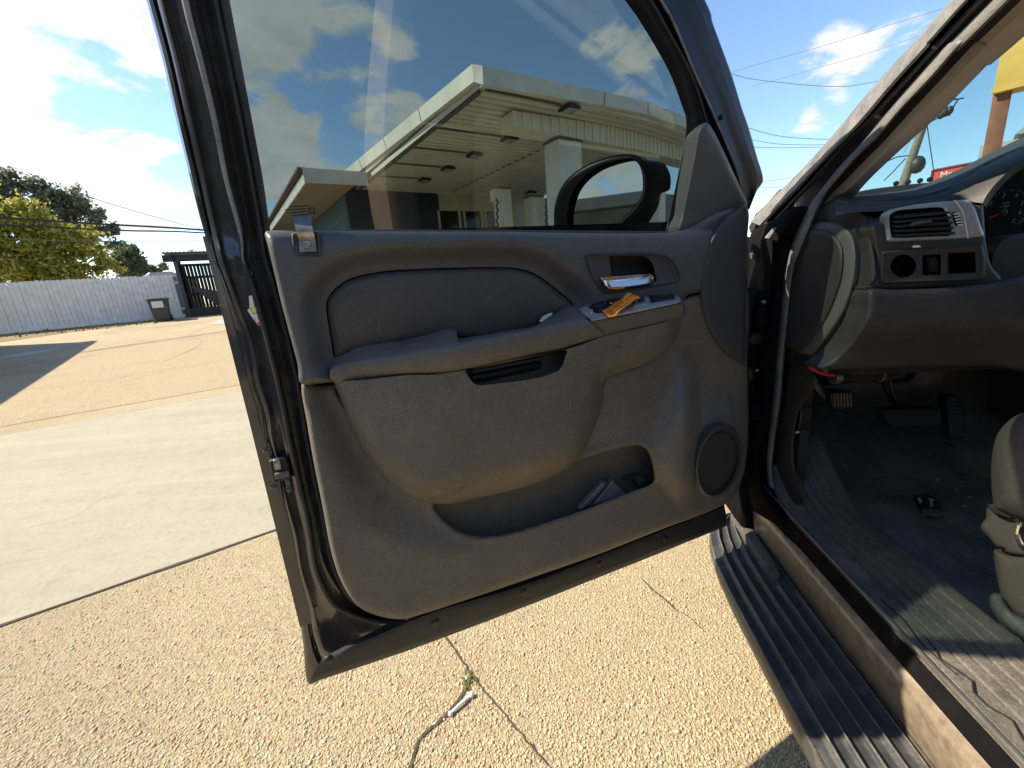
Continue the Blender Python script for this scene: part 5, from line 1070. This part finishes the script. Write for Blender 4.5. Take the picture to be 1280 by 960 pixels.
# ================================================================== TREES
def leafmat(name, c1, c2):
    m = bpy.data.materials.new(name); m.use_nodes = True; nt = m.node_tree; b = nt.nodes['Principled BSDF']; b.inputs['Roughness'].default_value = .6
    g = nt.nodes.new('ShaderNodeNewGeometry'); mx = nt.nodes.new('ShaderNodeMix'); mx.data_type = 'RGBA'; mx.inputs[6].default_value = (*c1,1); mx.inputs[7].default_value = (*c2,1)
    nt.links.new(g.outputs['Random Per Island'], mx.inputs[0]); nt.links.new(mx.outputs[2], b.inputs['Base Color'])
    t = nt.nodes.new('ShaderNodeBsdfTranslucent'); nt.links.new(mx.outputs[2], t.inputs[0]); ms = nt.nodes.new('ShaderNodeMixShader'); ms.inputs[0].default_value = .45
    nt.links.new(b.outputs[0], ms.inputs[1]); nt.links.new(t.outputs[0], ms.inputs[2]); nt.links.new(ms.outputs[0], nt.nodes['Material Output'].inputs[0]); return m
M_BARK = mat('bark', (.09,.075,.06), .9, var=.4, vscale=12)
def tree(name, label, b, clumps, leaf, n, m, trunkx, seed, thick=.22):
    r_ = np.random.default_rng(seed); C = [(pG(b)(np.array([[x, y]]))[0], np.linalg.norm(pG(b)((x+rad, y))[0]-pG(b)((x, y))[0])) for x, y, rad in clumps]
    base = pG(b)((trunkx, 352))[0]; base[2] = gz(b)
    tr_ = thing(name, tuple(base), label, 'tree')
    ctr = np.mean([c for c, _ in C], axis=0); low = min(c[2]-rad for c, rad in C)
    mid = np.array([base[0], base[1], max(low*.6+ctr[2]*.4, base[2]+1.2)])
    tk = tube('trunk', [base, base*.6+mid*.4+np.array([.08,.03,0]), mid, mid*.4+ctr*.6], thick, M_BARK, tr_, 9, 4, [thick*1.3, thick, thick*.7, thick*.3])
    for c, rad in C:
        s = mid*.75+base*.25 if r_.random() < .5 else mid
        tube('limb', [s, s*.5+c*.5+r_.normal(0,.15,3)+UP*.1, c], .05, M_BARK, tr_, 6, 3, [thick*.45, thick*.25, .02])
    vol = np.array([rad**2.2 for _, rad in C]); vol /= vol.sum(); V = []; Fc = []
    # sub-clumps give light and dark masses and gaps
    subs = []; sw = []
    for (c, rad), v in zip(C, vol):
        for k in range(max(10, int(190*v))):
            d_ = r_.normal(size=3); d_ /= np.linalg.norm(d_); q_ = c + d_*rad*r_.uniform(.35,1.0)*np.array([1,1,.85]); subs.append((q_, rad*r_.uniform(.22,.5))); sw.append(subs[-1][1]**2)
    sw = np.array(sw)/np.sum(sw); idx = r_.choice(len(subs), n, p=sw)
    for i in idx:
        q_, rs = subs[i]; d_ = r_.normal(size=3); d_ /= np.linalg.norm(d_); P = q_ + d_*rs*abs(r_.normal(0,.75))
        u = r_.normal(size=3); u /= np.linalg.norm(u); w = np.cross(u, r_.normal(size=3)); w /= np.linalg.norm(w)+1e-9; s = leaf*r_.uniform(.6,1.4); k = len(V)
        V += [P-u*s, P+w*s*.55, P+u*s, P-w*s*.55]; Fc.append((k,k+1,k+2,k+3))
    mesh_obj('crown', V, Fc, m, tr_, False)
M_LY = leafmat('yellow_green_leaf', (.27,.29,.05), (.40,.34,.06)); M_LD = leafmat('dark_green_leaf', (.10,.13,.085), (.16,.185,.12)); M_LO = leafmat('olive_leaf', (.09,.125,.065), (.15,.165,.09))
tree('autumn_tree', 'yellow-green autumn tree rising just behind the grey fence', 27, [(-10,270,40),(30,275,36),(10,320,42),(60,300,36),(95,300,30),(120,318,26),(70,335,36),(135,335,18),(30,340,36),(100,340,28),(-50,300,45)], .085, 30000, M_LY, 20, 3, .16)
tree('oak_tree', 'tall dark oak tree standing behind the yellow-green tree', 44, [(10,228,24),(-25,235,28),(45,232,20),(90,250,24),(60,250,22),(115,268,18),(75,275,26),(30,262,22),(125,290,16),(100,290,24),(143,306,13),(-10,265,30),(50,290,26),(140,285,10)], .13, 30000, M_LD, 60, 5, .42)
tree('dark_bushy_tree', 'small dark green bushy tree between the autumn tree and the shed', 36, [(160,318,16),(172,330,13),(150,332,14),(180,338,8),(165,340,14)], .11, 9000, M_LO, 163, 8, .14)
tree('distant_tree', 'tiny far tree above the house roof next to the shed', 62, [(188,336,7),(205,333,6),(197,338,6)], .16, 1200, M_LO, 196, 11, .1)
hs = thing('far_house', tuple(G(3, 55, .66)), 'pale low house roof showing over the fence beside the shed', 'house')
hq = lambda p: pG(55)(p)[0]
prism('house_roof', [hq((176,350)), hq((188,341)), hq((212,339)), hq((236,345)), hq((236,352))], G2*4, mat('grey_shingle', (.30,.31,.32), .8, var=.3, vscale=4), hs)
w_ = hq((178,350)); box('house_wall', G(hq((206,350)).dot(G1), 57, (w_[2]+.66)/2), G1*2.6, G2*1.9, UP*(w_[2]-.66)/2*.99, mat('brown_wall', (.22,.16,.12), .8), hs)

# ================================================================== CABLES, POLE, SIGNS
M_CAB = mat('cable_black', (.02,.02,.022), .6); M_CABL = mat('cable_grey', (.12,.12,.13), .6)
def cable(label, pts, D, r, m=M_CAB, grp=None):
    o = tube('power_cable', [sph(p, D) for p in pts], r, m, None, 6, 5); tag(o, label, 'cable', grp or 'overhead cables'); return o
cable('thick upper black cable crossing in front of the trees', [(-200,262),(0,272.5),(125,280),(253,287.5),(420,303)], 17, .028)
cable('thick black cable just beneath the upper one in front of the trees', [(-200,272),(0,281),(150,288),(253,291),(420,304)], 17, .022)
cable('thin faint cable running below the two thick ones by the trees', [(-150,292),(0,298),(130,302),(258,301),(400,304)], 24, .010, M_CABL)
cable('thin cable slanting down across the sky above the slatted shed', [(60,228),(120,249),(190,270),(250,286),(330,302)], 30, .012, M_CABL)
cable('uppermost thin cable slanting up across the sky toward the windscreen pillar', [(900,95),(955,78),(1020,60),(1100,35),(1174,12),(1240,-8)], 40, .012, M_CABL)
cable('second thin cable slanting up below the uppermost one', [(940,108),(1005,90),(1080,68),(1145,46),(1200,28)], 40, .010, M_CABL)
cable('long sagging cable across the blue sky beside the door frame', [(880,80),(914,92),(942,99),(1005,106),(1055,108),(1089,103),(1150,92)], 34, .016, M_CABL)
cable('upper of the three close cables low in the sky by the pillar', [(900,148),(936,160),(974,170),(1027,174),(1080,172)], 34, .018, M_CABL)
cable('middle of the three close cables low in the sky by the pillar', [(900,164),(942,175),(974,180),(1024,181),(1080,178)], 34, .016, M_CABL)
cable('lowest of the three close cables low in the sky by the pillar', [(900,183),(944,184),(980,184.6),(1020,184),(1080,182)], 34, .016, M_CABL)
cable('short cable rising above the cowl corner of the car', [(920,231),(957,226.5),(986,223),(1030,217)], 34, .014, M_CABL)
cable('level cable lowest above the cowl corner of the car', [(920,234),(951,234),(974,234),(1020,233)], 34, .014, M_CABL)
pole = thing('utility_pole', tuple(T(40, -30, 0)), 'leaning wooden utility pole with a metal crossarm seen through the windscreen', 'pole')
PD = 46
pt_ = [sph(p, PD) for p in [(1118,268),(1131,224),(1142,192),(1154,157),(1163,131),(1167,120)]]
pt_[0] = pt_[1] + (pt_[1]-pt_[2])*(pt_[1][2]/(pt_[2][2]-pt_[1][2])); M_POLE = mat('grey_pole_wood', (.24,.20,.16), .85, var=.35, vscale=3)
pole.location = tuple(pt_[0]); BASE[pole.name] = np.array(pt_[0])
tube('pole_shaft', pt_, .26, M_POLE, pole, 10, 1, [.34,.30,.26,.24,.22,.2])
tube('crossarm', [sph(p, PD) for p in [(1157,158),(1163,152),(1172,147),(1188,143)]], .07, M_DASHL, pole, 6)
tube('crossarm', [sph(p, PD) for p in [(1187,144),(1191,135),(1197,125)]], .05, M_DASH, pole, 6); tube('crossarm', [sph(p, PD) for p in [(1188,124),(1197,124),(1205,122.5)]], .05, M_DASH, pole, 6)
tube('crossarm', [sph(p, PD) for p in [(1164,147),(1176,139),(1190,136)]], .05, M_DASH, pole, 6)
for p, r in [((1146.5,206),.48),((1181,140),.26),((1187,138),.22),((1176,144),.2)]: ball('transformer' if r > .4 else 'insulator', sph(p, PD), r, M_DASH, pole, 2, (UP, 1.3))
tube('pole_wire', [sph(p, PD) for p in [(1159,157),(1163,185),(1167,212)]], .03, M_CAB, pole, 5)
tube('pole_wire', [sph(p, PD) for p in [(1105,226),(1118,213),(1132,198)]], .04, M_CAB, pole, 5); tube('pole_wire', [sph(p, PD) for p in [(1108,202),(1122,196),(1136,194.5)]], .04, M_CAB, pole, 5)
tube('pole_wire', [sph(p, PD) for p in [(1130,190),(1140,172),(1150,160)]], .015, M_CABL, pole, 5)
# red billboard
bl = sph((1166,213), 38); bz_ = bl[2]; br_ = isect((1330,182), np.array([0,0,bz_]), UP)[0]; bd = (br_-bl); bd /= np.linalg.norm(bd); bn_ = np.array([bd[1], -bd[0], 0])
bn_ = bn_ if bn_.dot(CAM-bl) > 0 else -bn_
sg = thing('red_billboard', tuple(np.array([bl[0], bl[1], 0])), 'red billboard with white greeting lettering seen over the dashboard', 'billboard')
prism('sign_panel', [bl, bl+bd*7.5, bl+bd*7.5-UP*3.0, bl-UP*3.0], -bn_*.25, mat('sign_red', (.55,.055,.05), .5), sg)
tube('sign_frame', [bl+bn_*.02, bl+bd*7.5+bn_*.02], .07, mat('dark_red_frame', (.16,.03,.03), .5), sg, 6); tube('sign_frame', [bl+bn_*.02, bl-UP*3+bn_*.02], .06, MATS['dark_red_frame'], sg, 6)
for k in (.15,.85): box('sign_post', bl+bd*7.5*k-UP*(bz_+3)/2*1.0-bn_*.3+UP*0, bd*.15, bn_*.12, UP*(bz_-3)/2*.98, M_POLE, sg)
text('sign_lettering', 'Merry', bl+bd*.36-UP*.36+bn_*.02, bd, UP, .44, M_WHITE, sg, 'LEFT'); text('sign_lettering', 'CHRISTMAS', bl+bd*.36-UP*.83+bn_*.02, bd, UP, .52, M_WHITE, sg, 'LEFT')
# yellow sign on a brown post
YD_ = 13.0; py0, py1 = sph((1240,190), YD_), sph((1253,118), YD_)
ys = thing('yellow_sign', (py0[0], py0[1], 0.0), 'yellow sign box on a thick brown square post seen through the windscreen', 'sign')
rgt = rays([(1290,110)])[0]; rgt = np.cross(rays([(1250,110)])[0], UP); rgt /= np.linalg.norm(rgt); fwd_ = np.cross(UP, rgt)
pc = np.array([py1[0], py1[1], py1[2]/2]); box('sign_post', pc, rgt*.115, fwd_*.115, UP*py1[2]/2, mat('brown_post_paint', (.25,.085,.04), .6, var=.3, vscale=5), ys, .01)
M_YS = mat('sign_yellow', (.74,.45,.11), .5, var=.2, vscale=3)
yc = py1 + rgt*1.20 + UP*.85; box('sign_box', yc, rgt*1.32, fwd_*.2, UP*.85, M_YS, ys, .02)
box('sign_window', yc+rgt*.0-fwd_*.205-UP*.3-rgt*.25, rgt*.38, fwd_*.01, UP*.32, mat('sign_green', (.25,.36,.25), .3), ys)
box('sign_trim', py1+rgt*1.15-fwd_*.215+UP*.05, rgt*1.30, fwd_*.012, UP*.04, M_YS, ys)
gh = thing('grey_house', tuple(np.array([*sph((1300,170), 40)[:2], 0])), 'grey roofed building low behind the yellow sign', 'building')
gq = [sph(p, 40) for p in [(1269,168),(1300,140),(1345,132),(1380,150)]]; prism('house_roof', [gq[0], gq[1], gq[2], gq[3]], fwd_*5, mat('grey_roof', (.35,.35,.36), .8), gh)
cgh = (gq[0]+gq[3])/2; box('house_wall', np.array([cgh[0], cgh[1], gq[0][2]*.5-.1])+fwd_*2.6, rgt*2.8, fwd_*2.2, UP*(gq[0][2]*.5-.12), mat('grey_siding', (.4,.4,.4), .8), gh)

# ================================================================== FILLING STATION
M_FAS = mat('white_fascia_paint', (.80,.78,.73), .55, col2=(.66,.64,.58), vscale=1.6, detail=7, bump=.002, bscale=10); M_SOF = mat('soffit_metal', (.76,.73,.67), .55, col2=(.64,.61,.55), vscale=1.2, detail=6)
M_CREAM = mat('cream_wall', (.60,.53,.42), .75, var=.15, vscale=2); M_NAVY = mat('navy_wall', (.018,.026,.050), .5, var=.3, vscale=2)
pG1 = lambda a: (lambda p, d=0.0: isect(p, G(a, 0), G1, d))
can = thing('station_canopy', tuple(G(7.2, 8.0, 0)), 'white filling station canopy with a ribbed soffit seen through the door glass', 'canopy')
FT = pG(6.3)(J((603,82),(756,115),(810,127),(858,146),(905,166))); FB = pG(6.3)(J((604,106),(755,132),(810,143),(858,160),(905,178)))
for i in range(4): prism('front_fascia', [FT[i]+G1*.004, FT[i+1], FB[i+1], FB[i]+G1*.004], G2*.10, M_FAS, can)
LT = pG1(4.02)(J((590,80),(425,218))); LB = pG1(4.02)(J((592,102),(430,229)))
for i in range(4):
    t0, t1 = i/4, (i+1)/4; prism('side_fascia', [mixp(LT[0],LT[1],t0)-G2*-.004, mixp(LT[0],LT[1],t1), mixp(LB[0],LB[1],t1), mixp(LB[0],LB[1],t0)-G2*-.004], G1*.10, M_FAS, can)
for i in (1, 2): box('fascia_seam', (FT[i]+FB[i])/2-G2*.003, G1*.008, G2*.003, (FT[i]-FB[i])/2*.99, M_DASHL, can)
for t in (.25, .5, .75): a_, b_ = mixp(LT[0],LT[1],t), mixp(LB[0],LB[1],t); box('fascia_seam', (a_+b_)/2-G1*.003, G1*.003, G2*.008, (a_-b_)/2*.99, M_DASHL, can)
box('soffit_edge', G(4.135, 10.25, 4.235), G1*.012, G2*3.85, UP*.05, M_SOF, can)
prism('corner_fascia', [LT[0], FT[0], FB[0], LB[0]], (G1+G2)*.05, M_FAS, can)
ga_ = np.array([p.dot(G1) for p in FB]); gzv = np.array([p[2] for p in FB])+.0
def zsof(a): return 4.2 + (np.interp(a, ga_, gzv)-np.interp(7.3, ga_, gzv))*(1 if a > 7.3 else 0)
prism('roof_deck', [G(4.08, 6.4, 4.34), G(7.3, 6.4, 4.36), G(7.3, 14.2, 4.36), G(4.08, 14.2, 4.34)], UP*.10, M_SOF, can)
prism('roof_deck', [G(7.31, 6.4, 4.36), G(10.6, 6.4, zsof(10.6)+.12), G(10.6, 14.2, zsof(10.6)+.12), G(7.31, 14.2, 4.36)], UP*.10, M_SOF, can)
for i in range(38):
    b = 6.42+i*.205; V = []
    st = [4.13, 5.5, 7.26, 7.34, 8.5, 9.5, 10.6]
    for a in st: V += [G(a, b, zsof(a)+.07), G(a, b+.012, zsof(a)), G(a, b+.135, zsof(a)), G(a, b+.147, zsof(a)+.07), G(a, b+.205, zsof(a)+.07)]
    Fc = [(k*5+j, k*5+j+1, (k+1)*5+j+1, (k+1)*5+j) for k in range(len(st)-1) for j in range(4)]; o = mesh_obj('soffit_panel', V, Fc, M_SOF, can, False)
for i in range(20): box('seam_clip', G(7.3, 7.75+i*.31, 4.195), G1*.02, G2*.08, UP*.008, M_DASH, can)
tube('eave_pipe', [G(4.2,6.6,4.17), G(4.2,14,4.17)], .035, M_DASHL, can, 6)
M_LAMP = mat('lamp_housing', (.03,.03,.032), .5); M_LENS = mat('lamp_lens', (.35,.36,.36), .2)
desc = ['ceiling lamp nearest the front edge of the station canopy','second ceiling lamp back from the canopy front edge','third ceiling lamp back from the canopy front edge','fourth ceiling lamp back from the canopy front edge','ceiling lamp deepest in the row under the canopy','ceiling lamp beyond the soffit seam near the big column','ceiling lamp half hidden by the big white column']
for k, p in enumerate([(712,137),(637,175),(593,195),(560,212),(531,226),(663,237),(693,227)]):
    c = pZ(4.13)(p)[0]; c[2] = zsof(c.dot(G1))
    lo = thing('canopy_lamp', tuple(c), desc[k], 'lamp', 'lamps under the station canopy')
    frus_r = [[c+G1*sx*w+G2*sy*w-UP*h for sx, sy in ((-1,-1),(1,-1),(1,1),(-1,1))] for w, h in ((.10,.0),(.15,.04),(.155,.08))]
    V = np.vstack(frus_r); Fc = [(r_*4+i, r_*4+(i+1)%4, (r_+1)*4+(i+1)%4, (r_+1)*4+i) for r_ in range(2) for i in range(4)]+[(3,2,1,0),(8,9,10,11)]; mesh_obj('lamp_housing', V, Fc, M_LAMP, lo, False)
    box('lamp_lens', c-UP*.094, G1*.125, G2*.125, UP*.012, M_LENS, lo, .01)
    if k < 5: tube('conduit', [np.array(G(4.25, c.dot(G2), 4.175)), c-G1*.2-UP*.02], .018, M_DASHL, lo, 6)
CB = 7.0
bmT = pG(CB)(J((641,138),(758,156),(810,168),(860,182),(905,195))); bmB = pG(CB)(J((643,158),(758,180),(810,190),(860,203),(905,213)))
for i in range(4): prism('canopy_beam', [bmT[i], bmT[i+1], bmB[i+1], bmB[i]], G2*.45, M_SOF, can)
for i in range(44):
    t = i/43; a = mixp(bmT[0], bmT[2], t) if t < 1 else bmT[2]; a = np.array([np.interp(t, np.linspace(0,1,5), bmT[:,k]) for k in range(3)]); b = np.array([np.interp(t, np.linspace(0,1,5), bmB[:,k]) for k in range(3)])
    box('beam_rib', (a+b)/2-G2*.012, G1*.03, G2*.012, (a-b)/2*.98, M_SOF, can)
c0_ = pG(CB)(J((693,176),(729,176))); wv_ = (c0_[1]-c0_[0]).dot(G1)/2*.80; zc_ = bmB[1][2]+.02
col = G(c0_.mean(0).dot(G1)+.05, CB+.26, 0); box('canopy_column', col+UP*zc_/2, G1*wv_, G2*.24, UP*zc_/2, M_FAS, can, .02)
box('column_cap', col+UP*(zc_-.03), G1*(wv_+.02), G2*.26, UP*.018, M_DASHL, can)
c2 = pG(CB)(J((822,200),(836,200))); col2 = G(c2.mean(0).dot(G1)+.05, CB+.2, 0); box('canopy_column', col2+UP*1.75, G1*.13, G2*.16, UP*1.75, M_FAS, can, .02)
# station building under the canopy
st = thing('station_building', tuple(G(9, 15, gz(14))), 'cream station shop with dark windows and a dark blue side under the canopy', 'building')
WB = 14.1; wz = 4.32
a_l = pG(WB)((430,250))[0].dot(G1); a_m = pG(WB)((548,250))[0].dot(G1)
prism('dark_wall', [G(a_l+.02, WB, 0.2), G(a_m, WB, 0.2), G(a_m, WB, 4.19), G(a_l+.02, WB, 4.19)], G2*.2, M_NAVY, st)
wl = pG(WB)((548,263))[0][2]
prism('upper_wall', [G(a_m+.003, WB+.003, wl), G(15, WB+.003, wl), G(15, WB+.003, 4.19), G(a_m+.003, WB+.003, 4.19)], G2*.2, M_CREAM, st)
prism('lower_wall', [G(a_m+.003, WB+.003, 0.2), G(15, WB+.003, 0.2), G(15, WB+.003, .95), G(a_m+.003, WB+.003, .95)], G2*.2, M_CREAM, st)
edges_x = [pG(WB)((x, 275))[0].dot(G1) for x in (549, 575, 581, 603, 607, 625, 640, 661)]
M_WIN = mat('dark_shop_glass', (.012,.016,.02), .08)
for k in range(0, 6, 2):
    x0_, x1_ = edges_x[k], edges_x[k+1]; wf = prism('shop_window', [G(x0_, WB+.06, .95), G(x1_, WB+.06, .95), G(x1_, WB+.06, wl), G(x0_, WB+.06, wl)], G2*.05, M_WIN, st)
    for xx in (x0_, x1_): box('window_frame', G(xx, WB+.02, (wl+.95)/2), G1*.04, G2*.04, UP*(wl-.95)/2, M_CREAM, wf)
prism('end_wall', [G(edges_x[6], WB+.01, .95), G(15, WB+.01, .95), G(15, WB+.01, wl-.002), G(edges_x[6], WB+.01, wl-.002)], G2*.2, M_CREAM, st)
prism('back_block', [G(a_l+.1, WB+.3, .2), G(15, WB+.3, .2), G(15, WB+6, .2), G(a_l+.1, WB+6, .2)], UP*3.95, M_CREAM, st)
# blue boarded shop with an eave to the side
sd = thing('blue_sided_building', tuple(G(4, 18, .5)), 'building with blue boarded side and a white eave under a brown shingle roof', 'building')
M_BLUE = mat('blue_siding', (.16,.25,.31), .6, var=.25, vscale=4); aw = a_l-.02
for k in range(15):
    z = .5+k*.235; V = [G(aw-.02, 14.1, z), G(aw-.02, 25, z), G(aw-.0, 25, z+.235), G(aw-.0, 14.1, z+.235), G(aw+.02, 14.1, z), G(aw+.02, 25, z), G(aw+.02, 25, z+.235), G(aw+.02, 14.1, z+.235)]
    mesh_obj('siding_board', V, [(0,1,2,3),(4,7,6,5),(0,4,5,1),(3,2,6,7),(0,3,7,4),(1,5,6,2)], M_BLUE, sd, False)
box('corner_board', G(aw+.01, 14.06, 2.1), G1*.05, G2*.03, UP*1.9, M_BLUE, sd)
e0, e1 = pZ(3.95)((390,228))[0], pZ(3.95)((342,273))[0]; ea = (e0.dot(G1)+e1.dot(G1))/2; eb0, eb1 = e0.dot(G2), e1.dot(G2)+6
prism('eave_fascia', [G(ea, eb0, 3.92), G(ea, eb1, 3.92), G(ea, eb1, 4.16), G(ea, eb0, 4.16)], G1*.04, M_FAS, sd)
prism('eave_soffit', [G(ea+.04, eb0, 3.97), G(ea+.04, eb1, 3.97), G(aw-.03, eb1, 3.97), G(aw-.03, eb0, 3.97)], UP*.02, mat('tan_soffit', (.42,.30,.20), .7), sd)
prism('front_return', [G(ea, eb0-.04, 3.93), G(3.97, eb0-.04, 3.93), G(3.97, eb0-.04, 4.28), G(ea, eb0-.04, 4.28)], G2*.035, M_FAS, sd)
M_SHI = mat('brown_shingle', (.20,.13,.09), .85, col2=(.12,.08,.06), vscale=8)
prism('roof_slope', [G(ea-.05, eb0, 4.20), G(ea-.05, eb1, 4.20), G(ea+3.5, eb1, 4.27), G(ea+3.5, eb0+.1, 4.27)], UP*.04, M_SHI, sd)
for i in range(40): box('roof_tile', G(ea-.02, eb0+.1+i*.3, 4.26), G1*.09, G2*.10, UP*.035, M_SHI, sd)
# pumps
def pump(px0, px1, ytop, b, label, hx, head):
    P0, P1 = pG(b)(J((px0, 270),(px1, 270))); w = (P1-P0).dot(G1)/2; c = (P0+P1)/2; zt = pG(b)(((px0+px1)/2, ytop))[0][2]; a = c.dot(G1)
    t = thing('fuel_pump', tuple(G(a, b+.1, gz(b))), label, 'pump', 'fuel pumps under the canopy')
    box('pump_cabinet', G(a, b+.18, zt/2), G1*w, G2*.18, UP*zt/2, M_FAS, t, .02)
    box('pump_edge', G(a-w*.62, b-.012, zt/2), G1*w*.22, G2*.012, UP*zt/2*.99, M_WHITE, t)
    hp_ = [pG(b-.1)((hx+1.3*math.sin(y*.7), y))[0] for y in range(248, 300, 3)]
    tube('pump_hose', hp_+[np.array([hp_[-1][0], hp_[-1][1], .6])], .025, M_BLACK, t, 6, 2)
    if head:
        h0 = pG(b-.05)(J(*head)); prism('pump_head', [h0[0], h0[1], h0[2], h0[3]], G2*.2, M_FAS, t, bevel=.01)
    box('pump_cap', G(a, b+.18, zt+.02), G1*w*1.05, G2*.19, UP*.02, M_DASHL, t)
pump(627, 641, 236, 10.0, 'white fuel pump with a small head box and dark hose beside the shop windows', 621.5, [(617,236),(626,235),(627,249),(618,251)])
pump(664.5, 681, 246, 10.6, 'plain white fuel pump with dark hose next to the big column', 683, None)
# low block wall beyond the mirror
bw = thing('block_wall', tuple(G(9.5, 9.6, 0)), 'low grey block wall glimpsed beyond the door mirror', 'wall'); bz0 = pG(9.6)((828,243))[0][2]
M_BLK = mat('grey_block', (.27,.26,.245), .9, col2=(.19,.18,.165), vscale=6, bump=.004, bscale=30, detail=8)
aL = pG(9.6)((790,260))[0].dot(G1); nr = 4; rh = bz0/nr
for r_ in range(nr):
    for k in range(5): box('block', G(aL+.5+k*1.0+(.5 if r_ % 2 else 0), 9.6, rh*(r_+.5)), G1*.49, G2*.12, UP*(rh/2-.008), M_BLK, bw)
box('mortar_core', G(aL+2.7, 9.64, bz0/2-.01), G1*2.6, G2*.09, UP*(bz0/2-.02), M_JOINT, bw)
# weathered building to the side: its wall and roof edge show in the door mirror and its shadow falls on the paving
wk = thing('weathered_building', tuple(G(-8, 4, 0)), 'weathered grey building reflected in the door mirror', 'building')
M_WK = mat('stained_render', (.30,.285,.25), .9, col2=(.17,.14,.10), vscale=1.3, detail=9, bump=.004, bscale=14)
prism('building_wall', [G(-5.65, -14, -.1), G(-5.65, 17.8, -.1), G(-12, 17.8, -.1), G(-12, -14, -.1)], UP*3.15, M_WK, wk)
prism('roof_edge', [G(-5.55, -14.1, 3.06), G(-5.55, 17.9, 3.06), G(-12.1, 17.9, 3.06), G(-12.1, -14.1, 3.06)], UP*.2, M_CON2, wk)
for k in range(6): box('wall_pier', G(-5.62, -12+k*5.5, 1.45), G1*.06, G2*.2, UP*1.55, M_WK, wk)
